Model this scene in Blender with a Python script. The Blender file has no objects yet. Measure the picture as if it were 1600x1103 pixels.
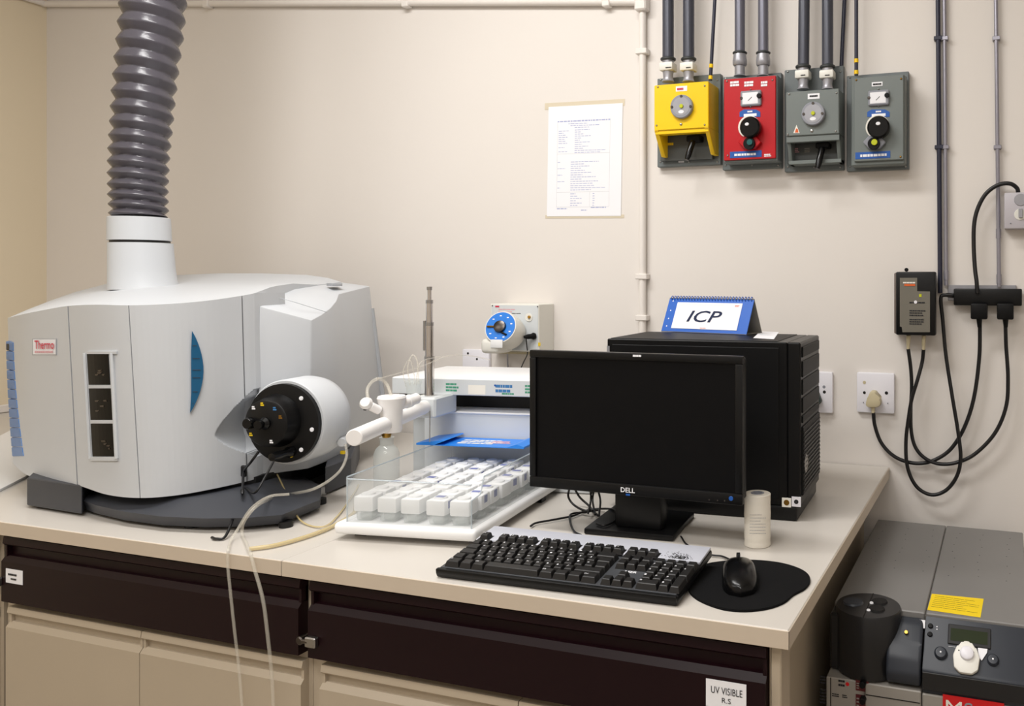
import bpy, bmesh, math, random
from mathutils import Matrix, Vector

random.seed(7)
scene = bpy.context.scene
COL = scene.collection
PI = math.pi

# ------------------------------------------------------------------ camera
F, CX, CY = 1280.0, 1150.0, 435.0           # focal length / principal point in 1600x1103 pixels
YAW = math.radians(18.2)
CAM = Vector((0.322, -2.193, 1.40))
cam = bpy.data.cameras.new('camera')
cam.sensor_width = 36.0
cam.lens = F / 1600.0 * 36.0
cam.shift_x = (800.0 - CX) / 1600.0
cam.shift_y = -(551.5 - CY) / 1600.0
cam.clip_start = 0.02
cam_o = bpy.data.objects.new('camera', cam)
cam_o.location = CAM
cam_o.rotation_euler = (PI / 2, 0, YAW)
COL.objects.link(cam_o)
scene.camera = cam_o

# ------------------------------------------------------------------ world, exposure
w = bpy.data.worlds.new('world'); scene.world = w
w.use_nodes = True
w.node_tree.nodes['Background'].inputs[0].default_value = (0.9, 0.93, 1.0, 1)
w.node_tree.nodes['Background'].inputs[1].default_value = 0.3
vs = scene.view_settings
vs.view_transform = 'Standard'; vs.look = 'None'; vs.gamma = 1.0
vs.exposure = 0.0
vs.use_curve_mapping = False

# ceiling lamps' light (the fixtures themselves are built with the ceiling below)
CEIL = 2.95
LAMPS = [(-0.95, -1.15, 1.25, 0.30, 30), (-0.35, -2.35, 1.25, 0.45, 26), (-2.3, -2.9, 1.25, 0.3, 18), (0.9, -3.3, 1.25, 0.3, 16)]
for (lx, ly, lw, ld, lp) in LAMPS:
    L = bpy.data.lights.new('ceiling_lamp', 'AREA')
    L.shape = 'RECTANGLE'; L.size = lw; L.size_y = ld; L.energy = lp
    L.color = (1.0, 0.985, 0.965)
    o = bpy.data.objects.new('ceiling_lamp', L)
    o.location = (lx, ly, CEIL - 0.075)
    COL.objects.link(o)

# ------------------------------------------------------------------ pixel -> place
c_, s_ = math.cos(YAW), math.sin(YAW)
def ray(px, py):
    a = (px - CX) / F; b = (CY - py) / F
    return Vector((a * c_ - s_, a * s_ + c_, b))
def onY(px, py, Y):
    r = ray(px, py); return CAM + r * ((Y - CAM.y) / r.y)
def onX(px, py, X):
    r = ray(px, py); return CAM + r * ((X - CAM.x) / r.x)
def onZ(px, py, Z):
    r = ray(px, py); return CAM + r * ((Z - CAM.z) / r.z)
def atD(px, py, d):
    return CAM + ray(px, py) * d

# ------------------------------------------------------------------ materials
def lin(c):
    return tuple((v / 12.92 if v <= 0.04045 else ((v + 0.055) / 1.055) ** 2.4) for v in c)
def rgb(r, g, b):
    return lin((r / 255, g / 255, b / 255))
M = {}
def mat(name, col, rough=0.5, metal=0.0, var=0.04, scale=12.0, bump=0.0, bscale=200.0, alpha=1.0, spec=0.5, emit=0.0, coat=0.0, trans=0.0, ior=1.45):
    m = bpy.data.materials.new(name); m.use_nodes = True
    nt = m.node_tree; b = nt.nodes['Principled BSDF']
    b.inputs['Roughness'].default_value = rough
    b.inputs['Metallic'].default_value = metal
    b.inputs['Specular IOR Level'].default_value = spec
    b.inputs['Alpha'].default_value = alpha
    b.inputs['Coat Weight'].default_value = coat
    b.inputs['Transmission Weight'].default_value = trans
    b.inputs['IOR'].default_value = ior
    tc = nt.nodes.new('ShaderNodeTexCoord')
    n = nt.nodes.new('ShaderNodeTexNoise'); n.inputs['Scale'].default_value = scale; n.inputs['Detail'].default_value = 4
    nt.links.new(tc.outputs['Object'], n.inputs['Vector'])
    mx = nt.nodes.new('ShaderNodeMix'); mx.data_type = 'RGBA'
    lo = tuple(max(0, v * (1 - var)) for v in col); hi = tuple(min(1, v * (1 + var)) for v in col)
    mx.inputs['A'].default_value = (*lo, 1); mx.inputs['B'].default_value = (*hi, 1)
    nt.links.new(n.outputs['Fac'], mx.inputs['Factor'])
    nt.links.new(mx.outputs['Result'], b.inputs['Base Color'])
    if emit:
        b.inputs['Emission Color'].default_value = (*col, 1); b.inputs['Emission Strength'].default_value = emit
    if bump:
        n2 = nt.nodes.new('ShaderNodeTexNoise'); n2.inputs['Scale'].default_value = bscale; n2.inputs['Detail'].default_value = 3
        nt.links.new(tc.outputs['Object'], n2.inputs['Vector'])
        bp = nt.nodes.new('ShaderNodeBump'); bp.inputs['Strength'].default_value = bump; bp.inputs['Distance'].default_value = 0.002
        nt.links.new(n2.outputs['Fac'], bp.inputs['Height'])
        nt.links.new(bp.outputs['Normal'], b.inputs['Normal'])
    M[name] = m
    return m
mat('wall_paint', rgb(225, 219, 213), 0.6, var=0.025, scale=2.0, bump=0.10, bscale=60)
mat('wall_paint_warm_bounce', rgb(230, 216, 190), 0.6, var=0.025, scale=2.0, bump=0.10, bscale=60)  # yellower copy of wall_paint, warm bounced light put into the left wall's colour
mat('floor_vinyl', rgb(150, 140, 125), 0.4, var=0.12, scale=25)
mat('ceiling_paint', rgb(235, 232, 225), 0.8, var=0.02)
mat('conduit_cream', rgb(230, 224, 218), 0.45, var=0.03)
mat('laminate', rgb(203, 197, 189), 0.30, var=0.05, scale=6, bump=0.03, bscale=90)
mat('laminate_edge', rgb(200, 186, 168), 0.42, var=0.06, scale=8)
mat('cabinet_cream', rgb(180, 166, 146), 0.38, var=0.05, scale=5, bump=0.04, bscale=120)
mat('maroon', rgb(25, 6, 11), 0.42, spec=0.22, var=0.10, scale=5, bump=0.03, bscale=90)
mat('dark_gap', rgb(18, 15, 14), 0.8)
mat('steel', rgb(170, 168, 166), 0.28, 1.0, var=0.05)
mat('chrome', rgb(205, 200, 196), 0.16, 1.0, var=0.04)
mat('dark_steel', rgb(90, 84, 80), 0.3, 1.0)
mat('icp_white', rgb(198, 201, 205), 0.42, var=0.012, bump=0.02, bscale=400)
mat('icp_grey', rgb(172, 175, 180), 0.45, var=0.02)
mat('icp_base', rgb(58, 60, 66), 0.5, var=0.06)
mat('icp_black', rgb(14, 14, 15), 0.5)
mat('handle_blue', rgb(16, 88, 128), 0.35, var=0.06)
mat('vent_blue', rgb(76, 122, 184), 0.4, var=0.05)
mat('gloss_black', rgb(8, 8, 9), 0.24, spec=0.35)
mat('window_black', rgb(6, 6, 7), 0.18, spec=0.15)
mat('plastic_black', rgb(12, 12, 13), 0.36, var=0.06, spec=0.3)
mat('matt_black', rgb(11, 11, 12), 0.5, spec=0.22, var=0.1, bump=0.05, bscale=300)
mat('screen_black', rgb(9, 9, 11), 0.42, spec=0.16)
mat('key_black', rgb(26, 25, 25), 0.42, var=0.08)
mat('kb_silver', rgb(196, 198, 208), 0.38, 0.15, var=0.06)
mat('kb_deck', rgb(64, 66, 70), 0.45)
mat('pad_cloth', rgb(18, 18, 19), 0.95, var=0.12, scale=60, bump=0.25, bscale=900, spec=0.15)
mat('duct_grey', rgb(80, 77, 84), 0.24, var=0.08, scale=30, bump=0.15, bscale=120)
mat('paper', rgb(238, 238, 242), 0.75, var=0.01)
mat('paper_warm', rgb(236, 232, 222), 0.7, var=0.03)
mat('tape', rgb(232, 220, 196), 0.4, var=0.04, alpha=0.75)
mat('ink_blue', rgb(120, 128, 176), 0.8)
mat('ink_faint', rgb(172, 178, 212), 0.8)
mat('ink_dark', rgb(30, 30, 34), 0.7)
mat('ink_navy', rgb(14, 30, 66), 0.7)
mat('ink_green', rgb(70, 150, 120), 0.7)
mat('ink_teal', rgb(60, 120, 175), 0.7)
mat('ink_red', rgb(206, 40, 72), 0.6)
mat('ink_pink', rgb(224, 170, 176), 0.7)
mat('ink_yellow', rgb(230, 196, 20), 0.6)
mat('ink_orange', rgb(214, 96, 40), 0.6)
mat('white_plastic', rgb(236, 236, 236), 0.35, var=0.01)
mat('white_ptfe', rgb(238, 236, 235), 0.45, var=0.015)
mat('offwhite_plastic', rgb(226, 224, 216), 0.4, var=0.02)
mat('sampler_grey', rgb(208, 212, 214), 0.42, var=0.015)
mat('outlet_white', rgb(232, 230, 236), 0.35, var=0.01)
mat('plug_beige', rgb(196, 184, 152), 0.5)
mat('box_yellow', rgb(244, 200, 8), 0.32, var=0.04, scale=18, bump=0.05, bscale=80)
mat('box_red', rgb(184, 8, 24), 0.34, var=0.05, scale=18)
mat('box_grey', rgb(112, 119, 117), 0.40, var=0.07, scale=18, bump=0.06, bscale=90)
mat('box_grey_dark', rgb(78, 81, 80), 0.45, var=0.08)
mat('plate_grey', rgb(104, 111, 112), 0.42, var=0.08, scale=20, bump=0.06, bscale=90)
mat('gauge_grey', rgb(142, 144, 152), 0.4, var=0.05)
mat('label_blue', rgb(26, 86, 168), 0.45, var=0.05)
mat('pipe_dark', rgb(76, 78, 88), 0.28, 0.25, var=0.12, scale=9)
mat('pipe_mid', rgb(112, 112, 124), 0.3, 0.35, var=0.12, scale=9)
mat('pipe_light', rgb(150, 148, 158), 0.3, 0.5, var=0.12, scale=9)
mat('fitting_grey', rgb(158, 158, 164), 0.35, 0.4, var=0.12, scale=40)
mat('fitting_dark', rgb(52, 55, 56), 0.45, var=0.1)
mat('cable_black', rgb(16, 15, 17), 0.42)
mat('cable_navy', rgb(38, 40, 58), 0.4)
mat('adapter_grey', rgb(112, 108, 98), 0.4, var=0.05)
mat('blue_card', rgb(38, 130, 226), 0.35, var=0.06)
mat('calendar_blue', rgb(42, 98, 190), 0.42, var=0.05)
mat('calendar_board', rgb(132, 128, 120), 0.7)
mat('acrylic', rgb(232, 238, 240), 0.08, alpha=0.16, spec=0.6)
mat('acrylic_edge', rgb(196, 208, 216), 0.1, alpha=0.55)
mat('glass_clear', rgb(222, 230, 228), 0.05, alpha=0.30, spec=0.7)
mat('vial_white', rgb(244, 245, 246), 0.32, var=0.01, alpha=0.93)
mat('tube_clear', rgb(228, 222, 208), 0.12, alpha=0.26, spec=0.7)
mat('tube_yellow', rgb(216, 196, 140), 0.2, alpha=0.6)
mat('chiller_grey', rgb(128, 126, 124), 0.42, 0.1, var=0.06, scale=7, bump=0.04, bscale=300)
mat('chiller_front', rgb(150, 145, 138), 0.45, var=0.06)
mat('chiller_dark', rgb(46, 50, 58), 0.42, var=0.06)
mat('chiller_black', rgb(26, 26, 28), 0.32, var=0.08)
mat('lcd_green', rgb(34, 44, 22), 0.2)
mat('sticker_yellow', rgb(246, 212, 10), 0.5, var=0.04)
mat('sign_red', rgb(206, 22, 28), 0.4)
mat('brass', rgb(170, 130, 60), 0.3, 1.0)
mat('roll_paper', rgb(226, 220, 208), 0.55, var=0.05, scale=30, bump=0.1, bscale=140)
mat('lamp_diffuser', (1.0, 0.97, 0.93), 0.5, emit=1.5)
mat('teal', rgb(30, 90, 90), 0.3)
mat('lime', rgb(190, 196, 30), 0.35)

# ------------------------------------------------------------------ object helpers
def tag(o, label=None, cat=None, group=None, kind=None):
    if label: o['label'] = label
    if cat: o['category'] = cat
    if group: o['group'] = group
    if kind: o['kind'] = kind
    return o
def wmat(o):
    loc = Matrix.LocRotScale(o.location, o.rotation_euler, o.scale)
    return (wmat(o.parent) @ o.matrix_parent_inverse @ loc) if o.parent else loc
def setparent(o, p):
    o.parent = p
    o.matrix_parent_inverse = wmat(p).inverted()
def thing(name, label, cat, loc=(0, 0, 0), group=None):
    o = bpy.data.objects.new(name, None); o.empty_display_size = 0.05
    COL.objects.link(o); o.location = loc
    return tag(o, label, cat, group)
def link(name, me, m, parent=None, smooth=None):
    """link a mesh (world coordinates) as an object whose origin is its own base centre"""
    if len(me.vertices):
        xs = [v.co.x for v in me.vertices]; ys = [v.co.y for v in me.vertices]; zs = [v.co.z for v in me.vertices]
        c = Vector(((min(xs) + max(xs)) / 2, (min(ys) + max(ys)) / 2, min(zs)))
        me.transform(Matrix.Translation(-c))
    else:
        c = Vector((0, 0, 0))
    if m is not None:
        me.materials.append(M[m] if isinstance(m, str) else m)
    if smooth is not None:
        for p in me.polygons: p.use_smooth = True
        try: me.set_sharp_from_angle(angle=math.radians(smooth))
        except Exception: pass
    o = bpy.data.objects.new(name, me); COL.objects.link(o); o.location = c
    if parent is not None: setparent(o, parent)
    return o
def from_bm(name, bm, m, parent=None, smooth=None):
    bmesh.ops.recalc_face_normals(bm, faces=bm.faces[:])
    me = bpy.data.meshes.new(name); bm.to_mesh(me); bm.free()
    return link(name, me, m, parent, smooth)
def bm_box(bm, lo, hi, mtx=None, bevel=0, seg=1):
    t = bmesh.new()
    bmesh.ops.create_cube(t, size=1.0)
    sz = [hi[i] - lo[i] for i in range(3)]; ce = [(hi[i] + lo[i]) / 2 for i in range(3)]
    for v in t.verts:
        v.co = Vector([v.co[i] * sz[i] + ce[i] for i in range(3)])
    if bevel:
        b = min(bevel, 0.45 * min(abs(x) for x in sz))
        bmesh.ops.bevel(t, geom=t.edges[:], offset=b, segments=seg, profile=0.5, affect='EDGES')
    if mtx is not None: t.transform(mtx)
    me = bpy.data.meshes.new('tmp'); t.to_mesh(me); t.free()
    bm.from_mesh(me); bpy.data.meshes.remove(me)
def box(name, lo, hi, m, parent=None, bevel=0.0, seg=1, mtx=None):
    lo2 = [min(lo[i], hi[i]) for i in range(3)]; hi2 = [max(lo[i], hi[i]) for i in range(3)]
    bm = bmesh.new(); bm_box(bm, lo2, hi2, mtx, bevel, seg)
    return from_bm(name, bm, m, parent, 35 if bevel else None)
def bm_prism(bm, pts, vec):
    """closed polygon pts extruded along vec"""
    vec = Vector(vec)
    a = [bm.verts.new(Vector(p)) for p in pts]; b = [bm.verts.new(Vector(p) + vec) for p in pts]
    n = len(pts)
    bm.faces.new(a); bm.faces.new(b[::-1])
    for i in range(n): bm.faces.new((a[i], b[i], b[(i + 1) % n], a[(i + 1) % n]))
def prism(name, pts, vec, m, parent=None, bevel=0.0, smooth=None, seg=1):
    bm = bmesh.new(); bm_prism(bm, pts, vec)
    if bevel: bmesh.ops.bevel(bm, geom=bm.edges[:], offset=bevel, segments=seg, profile=0.5, affect='EDGES')
    return from_bm(name, bm, m, parent, smooth if smooth is not None else (35 if bevel else None))
def basis(axis):
    z = Vector(axis).normalized()
    x = Vector((0, 0, 1)).cross(z)
    if x.length < 1e-4: x = Vector((1, 0, 0))
    x.normalize(); y = z.cross(x)
    return x, y, z
def bm_lathe(bm, prof, org, axis, seg=24, sx=1.0, sy=1.0):
    """prof: list of (r, h) along axis"""
    x, y, z = basis(axis); org = Vector(org); rings = []
    for (r, h) in prof:
        if r < 1e-6:
            rings.append([bm.verts.new(org + z * h)])
        else:
            rings.append([bm.verts.new(org + z * h + x * (r * sx * math.cos(2 * PI * i / seg)) + y * (r * sy * math.sin(2 * PI * i / seg))) for i in range(seg)])
    for a, b in zip(rings[:-1], rings[1:]):
        for i in range(seg):
            j = (i + 1) % seg
            if len(a) == 1 and len(b) == 1: continue
            if len(a) == 1: bm.faces.new((a[0], b[i], b[j]))
            elif len(b) == 1: bm.faces.new((a[i], b[0], a[j]))
            else: bm.faces.new((a[i], b[i], b[j], a[j]))
    if len(rings[0]) > 1: bm.faces.new(rings[0][::-1])
    if len(rings[-1]) > 1: bm.faces.new(rings[-1])
def lathe(name, prof, org, axis, m, parent=None, seg=24, smooth=40, sx=1.0, sy=1.0):
    bm = bmesh.new(); bm_lathe(bm, prof, org, axis, seg, sx, sy)
    return from_bm(name, bm, m, parent, smooth)
def cyl(name, a, b, r, m, parent=None, seg=20, r2=None, bevel=0.0):
    a = Vector(a); b = Vector(b); h = (b - a).length
    r2 = r if r2 is None else r2
    if bevel: prof = [(r - bevel, 0), (r, bevel), (r2, h - bevel), (r2 - bevel, h)]
    else: prof = [(r, 0), (r2, h)]
    return lathe(name, prof, a, b - a, m, parent, seg)
def spline(pts, n=8):
    P = [Vector(p) for p in pts]
    if len(P) < 3: return P
    out = []
    for i in range(len(P) - 1):
        p0 = P[i - 1] if i else P[0] * 2 - P[1]
        p1, p2 = P[i], P[i + 1]
        p3 = P[i + 2] if i + 2 < len(P) else P[-1] * 2 - P[-2]
        for k in range(n):
            t = k / n
            out.append(0.5 * ((2 * p1) + (p2 - p0) * t + (2 * p0 - 5 * p1 + 4 * p2 - p3) * t * t + (3 * p1 - p0 - 3 * p2 + p3) * t ** 3))
    out.append(P[-1]); return out
def bm_tube(bm, pts, r, seg=8):
    P = [Vector(p) for p in pts]; rings = []
    up = None
    for i, p in enumerate(P):
        t = (P[min(i + 1, len(P) - 1)] - P[max(i - 1, 0)]).normalized()
        if up is None:
            up = t.orthogonal().normalized()
        up = (up - t * up.dot(t))
        up = up.normalized() if up.length > 1e-6 else t.orthogonal().normalized()
        sd = t.cross(up)
        rr = r[i] if isinstance(r, (list, tuple)) else r
        rings.append([bm.verts.new(p + up * rr * math.cos(2 * PI * k / seg) + sd * rr * math.sin(2 * PI * k / seg)) for k in range(seg)])
    for a, b in zip(rings[:-1], rings[1:]):
        for k in range(seg):
            bm.faces.new((a[k], b[k], b[(k + 1) % seg], a[(k + 1) % seg]))
    bm.faces.new(rings[0][::-1]); bm.faces.new(rings[-1])
def tube(name, pts, r, m, parent=None, n=8, seg=8, smooth=True):
    bm = bmesh.new(); bm_tube(bm, spline(pts, n) if n > 1 else pts, r, seg)
    return from_bm(name, bm, m, parent, 50)
def frame(o, r, u):
    r = Vector(r).normalized(); u = Vector(u); u = (u - r * u.dot(r)).normalized(); n = r.cross(u)
    m = Matrix((r, u, n)).transposed().to_4x4(); m.translation = Vector(o); return m
def text(name, s, w_, h_, mtx, m, parent, shear=0.0, depth=0.0004, bold=0.0):
    """flat lettering scaled into a w x h box centred on mtx (x right, y up, z out)"""
    cu = bpy.data.curves.new('t', 'FONT'); cu.body = s; cu.align_x = 'CENTER'; cu.resolution_u = 3
    cu.shear = shear; cu.offset = bold; cu.space_line = 1.05
    to = bpy.data.objects.new('t', cu); COL.objects.link(to)
    me = bpy.data.meshes.new_from_object(to)
    bpy.data.objects.remove(to); bpy.data.curves.remove(cu)
    xs = [v.co.x for v in me.vertices]; ys = [v.co.y for v in me.vertices]
    x0, x1, y0, y1 = min(xs), max(xs), min(ys), max(ys)
    kx = w_ / (x1 - x0); ky = h_ / (y1 - y0)
    for v in me.vertices:
        v.co = Vector(((v.co.x - (x0 + x1) / 2) * kx, (v.co.y - (y0 + y1) / 2) * ky, depth))
    me.materials.clear()
    me.transform(mtx)
    return link(name, me, m, parent)
def bm_rect(bm, mtx, x0, y0, x1, y1, z):
    bm.faces.new([bm.verts.new(mtx @ Vector(p)) for p in ((x0, y0, z), (x1, y0, z), (x1, y1, z), (x0, y1, z))])
def print_lines(name, w_, h_, mtx, m, parent, rows, seed=1, fill=0.6, z=0.0005, word=(0.03, 0.12), runs=None):
    """rows of short dashes: print too small to read"""
    rr = random.Random(seed); bm = bmesh.new()
    pitch = h_ / rows
    for i in range(rows):
        y1 = h_ / 2 - i * pitch - pitch * 0.2; y0 = y1 - pitch * fill
        x = -w_ / 2; end = w_ / 2 * rr.uniform(0.3, 1.0)
        while x < end:
            l = w_ * rr.uniform(*word)
            bm_rect(bm, mtx, x, y0, min(x + l, w_ / 2), y1, z); x += l + w_ * 0.02
    return tag(from_bm(name, bm, m, parent), kind='stuff')

# wall-facing (-Y) helpers in pixels of the photograph at a known distance Y from the wall
def prect(px0, py0, px1, py1, Y):
    pm = (px0 + px1) / 2; qm = (py0 + py1) / 2
    return onY(px0, qm, Y).x, onY(px1, qm, Y).x, onY(pm, py1, Y).z, onY(pm, py0, Y).z
def plate(name, px0, py0, px1, py1, Y, back, m, parent=None, bevel=0.0, seg=1):
    x0, x1, z0, z1 = prect(px0, py0, px1, py1, Y)
    return box(name, (x0, Y, z0), (x1, back, z1), m, parent, bevel, seg)
def wframe(px, py, Y):
    return frame(onY(px, py, Y), (1, 0, 0), (0, 0, 1))
def wtext(name, s, px0, py0, px1, py1, Y, m, parent, **k):
    x0, x1, z0, z1 = prect(px0, py0, px1, py1, Y)
    return text(name, s, x1 - x0, z1 - z0, frame(((x0 + x1) / 2, Y, (z0 + z1) / 2), (1, 0, 0), (0, 0, 1)), m, parent, **k)
def wprint(name, px0, py0, px1, py1, Y, m, parent, rows, seed=1, **k):
    x0, x1, z0, z1 = prect(px0, py0, px1, py1, Y)
    return print_lines(name, x1 - x0, z1 - z0, frame(((x0 + x1) / 2, Y, (z0 + z1) / 2), (1, 0, 0), (0, 0, 1)), m, parent, rows, seed, **k)
def disc(name, px, py, Y, rpx, th, m, parent=None, seg=28, bevel=0.0008, sy=1.0):
    p = onY(px, py, Y); d = (p - CAM).dot(Vector((-s_, c_, 0)))
    r = rpx * d / F; h = th
    return lathe(name, [(r, 0), (r, h - bevel), (r - bevel, h), (0, h)], (p.x, Y + th, p.z), (0, -1, 0), m, parent, seg)
def screw(px, py, Y, parent, r=0.0028, m='steel'):
    p = onY(px, py, Y)
    return lathe('screw', [(r, 0), (r * 0.9, 0.0012), (r * 0.5, 0.0022), (0, 0.0024)], (p.x, Y, p.z), (0, -1, 0), m, parent, 10)

TOP = 0.90                                     # worktop height
XL = onY(73, 300, 0).x                         # left wall
XR, YF = 2.1, -4.3

# ================================================================== the room
def struct(o): o['kind'] = 'structure'; return o
struct(box('floor', (XL - 0.1, YF - 0.1, -0.1), (XR + 0.1, 0.1, 0), 'floor_vinyl'))
struct(box('ceiling', (XL - 0.1, YF - 0.1, CEIL), (XR + 0.1, 0.1, CEIL + 0.1), 'ceiling_paint'))
struct(box('wall_back', (XL - 0.1, 0, 0), (XR + 0.1, 0.1, CEIL), 'wall_paint'))
struct(box('wall_left', (XL - 0.1, YF, 0), (XL, 0, CEIL), 'wall_paint_warm_bounce'))
struct(box('wall_right', (XR, YF, 0), (XR + 0.1, 0, CEIL), 'wall_paint'))
struct(box('wall_front', (XL - 0.1, YF - 0.1, 0), (XR + 0.1, YF, CEIL), 'wall_paint'))
for i, (lx, ly, lw, ld, lp) in enumerate(LAMPS):
    t = thing('ceiling_light', 'white ceiling lamp fitting with a long diffuser above the laboratory bench', 'ceiling light', (lx, ly, CEIL), 'ceiling lamps')
    box('housing', (lx - lw / 2 - 0.03, ly - ld / 2 - 0.03, CEIL - 0.05), (lx + lw / 2 + 0.03, ly + ld / 2 + 0.03, CEIL), 'white_plastic', t, 0.005)
    box('diffuser', (lx - lw / 2, ly - ld / 2, CEIL - 0.068), (lx + lw / 2, ly + ld / 2, CEIL - 0.05), 'lamp_diffuser', t, 0.006)

# painted conduit on the wall
p0, p1 = onY(73, 8, 0), onY(1004, 5, 0)
tr = struct(cyl('trim_1', (p0.x, -0.012, p0.z), (p1.x, -0.012, p1.z), 0.011, 'conduit_cream'))
for px in (330, 640, 952):
    q = p0.lerp(p1, (onY(px, 6, 0).x - p0.x) / (p1.x - p0.x))
    box('saddle_clip', (q.x - 0.012, -0.026, q.z - 0.016), (q.x + 0.012, 0, q.z + 0.016), 'conduit_cream', tr, 0.002)
pv = onY(1007, 200, 0)
tr = struct(cyl('trim_2', (pv.x, -0.013, TOP + 0.002), (pv.x, -0.013, p1.z - 0.01), 0.0105, 'conduit_cream'))
box('junction_tee', (pv.x - 0.018, -0.034, p1.z - 0.03), (pv.x + 0.018, 0, p1.z + 0.02), 'conduit_cream', tr, 0.004)
for py in (83, 432, 496):
    z = onY(1008, py, 0).z
    box('saddle_clip', (pv.x - 0.018, -0.027, z - 0.008), (pv.x + 0.018, 0, z + 0.008), 'conduit_cream', tr, 0.002)
q0 = onX(46, 0, XL)
struct(cyl('trim_3', (XL + 0.012, 0, p0.z), (XL + 0.012, -3.0, p0.z + (q0.z - p0.z) / (q0.y - 0.0) * -3.0 if abs(q0.y) > 1e-3 else p0.z), 0.011, 'conduit_cream'))
struct(box('baseboard_left', (XL, -1.9, TOP + 0.001), (XL + 0.012, -0.002, TOP + 0.03), 'conduit_cream', None, 0.003))

# ================================================================== bench
XS = onZ(447, 873, TOP).x                      # seam between the two worktops
XE = 0.031; YB = -0.004; YFR = -1.066
def worktop(x0, x1, label):
    t = thing('worktop', label, 'worktop', ((x0 + x1) / 2, (YB + YFR) / 2, TOP - 0.028))
    box('slab', (x0, YFR + 0.002, TOP - 0.027), (x1 - (0.002 if x1 > -0.1 else 0), YB, TOP), 'laminate', t, 0.0012)
    box('front_edging', (x0, YFR, TOP - 0.0275), (x1, YFR + 0.0018, TOP - 0.0006), 'laminate_edge', t, 0.0007)
    return t
worktop(XL + 0.004, XS - 0.0008, 'cream laminate worktop carrying the white spectrometer')
t = worktop(XS + 0.0008, XE, 'cream laminate worktop carrying the monitor and keyboard')
box('end_edging', (XE - 0.0018, YFR, TOP - 0.0275), (XE, YB, TOP - 0.0006), 'laminate_edge', t, 0.0007)

YC = -1.035                                    # carcass front
def xat(px, Y): return onY(px, 900, Y).x
def zat(px, py, Y): return onY(px, py, Y).z
def pull_front(name, x0, x1, zt, zl, zf, zb, yf, m, parent, dep=0.022):
    """drawer or door front with a lip at the top, a finger recess and a chamfered face"""
    yb = yf + dep
    prof = [(yf, zb), (yf, zf - 0.010), (yf + 0.009, zf), (yf + dep * 0.75, zf), (yf + dep * 0.75, zl + 0.002), (yf + 0.006, zl), (yf + 0.002, zl + 0.004), (yf + 0.004, zt), (yb, zt), (yb, zb)]
    o = prism(name, [(x0, y, z) for y, z in prof], (x1 - x0, 0, 0), m, parent)
    for xx in (x0, x1 - 0.006):
        box('pull_cheek', (xx, yf + 0.007, zf - 0.002), (xx + 0.006, yb, zl + 0.003), m, o)
    return o
DYF = YC - 0.024                               # drawer faces
def cabinet(x0, x1, dx0, dx1, doors, label, side_right):
    t = thing('base_cabinet', label, 'cabinet', ((x0 + x1) / 2, -0.55, 0))
    box('carcass', (x0, YC, 0.08), (x1, YB - 0.02, TOP - 0.028), 'cabinet_cream', t)
    box('plinth', (x0 + 0.01, YC + 0.05, 0), (x1 - 0.01, YB - 0.02, 0.08), 'dark_gap', t)
    pull_front('drawer', dx0, dx1, 0.866, 0.848, 0.826, 0.733, DYF, 'maroon', t)
    for (a, b) in doors:
        pull_front('door', a, b, 0.719, 0.703, 0.688, 0.10, YC - 0.018, 'cabinet_cream', t, 0.018)
    return t
xs0 = xat(2, DYF); xd1 = xat(466, DYF); xd2 = xat(481, DYF); xd3 = xat(1196, DYF)
xm = (xd1 + xd2) / 2 - 0.002
dl = xat(218, YC - 0.018); dr = xat(470, YC - 0.018); d0 = xat(9, YC - 0.018)
d3 = xat(499, YC - 0.018); d4 = xat(808, YC - 0.018); d5 = xat(1190, YC - 0.018)
cl = cabinet(xs0 - 0.02, xm, xs0, xd1, [(d0, dl - 0.001), (dl + 0.001, dr)], 'cream base cabinet with maroon drawer under the spectrometer', False)
cr = cabinet(xm + 0.001, -0.034, xd2, xd3, [(d3, d4 - 0.001), (d4 + 0.001, d5)], 'cream base cabinet with maroon drawer under the keyboard', True)
box('end_stile', (xd3 + 0.004, YC - 0.012, 0.08), (0.014, YC + 0.04, TOP - 0.028), 'cabinet_cream', cr, 0.002)
# next cabinet towards the left wall, at the frame's edge
cabinet(XL + 0.01, xs0 - 0.034, XL + 0.05, xs0 - 0.045, [(XL + 0.05, (XL + xs0) / 2), ((XL + xs0) / 2 + 0.002, xs0 - 0.045)], 'cream base cabinet with maroon drawer beside the left wall', False)
# drawer locks: knob and keeper
def lock(x, z, p):
    cyl('lock_barrel', (x - 0.022, DYF + 0.01, z), (x - 0.022, DYF - 0.010, z), 0.0075, 'dark_steel', p, bevel=0.002)
    box('lock_keeper', (x - 0.010, DYF - 0.010, z - 0.009), (x + 0.013, DYF + 0.001, z + 0.009), 'steel', p, 0.002)
    cyl('lock_bolt', (x - 0.018, DYF - 0.006, z), (x - 0.004, DYF - 0.006, z), 0.0045, 'dark_steel', p, 10)
lock(xat(489, DYF), zat(489, 1001, DYF), cr)
box('lock_keeper', (xs0 - 0.006, DYF - 0.010, zat(2, 908, DYF) - 0.009), (xs0 + 0.004, DYF + 0.001, zat(2, 908, DYF) + 0.009), 'steel', cl, 0.002)
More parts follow.
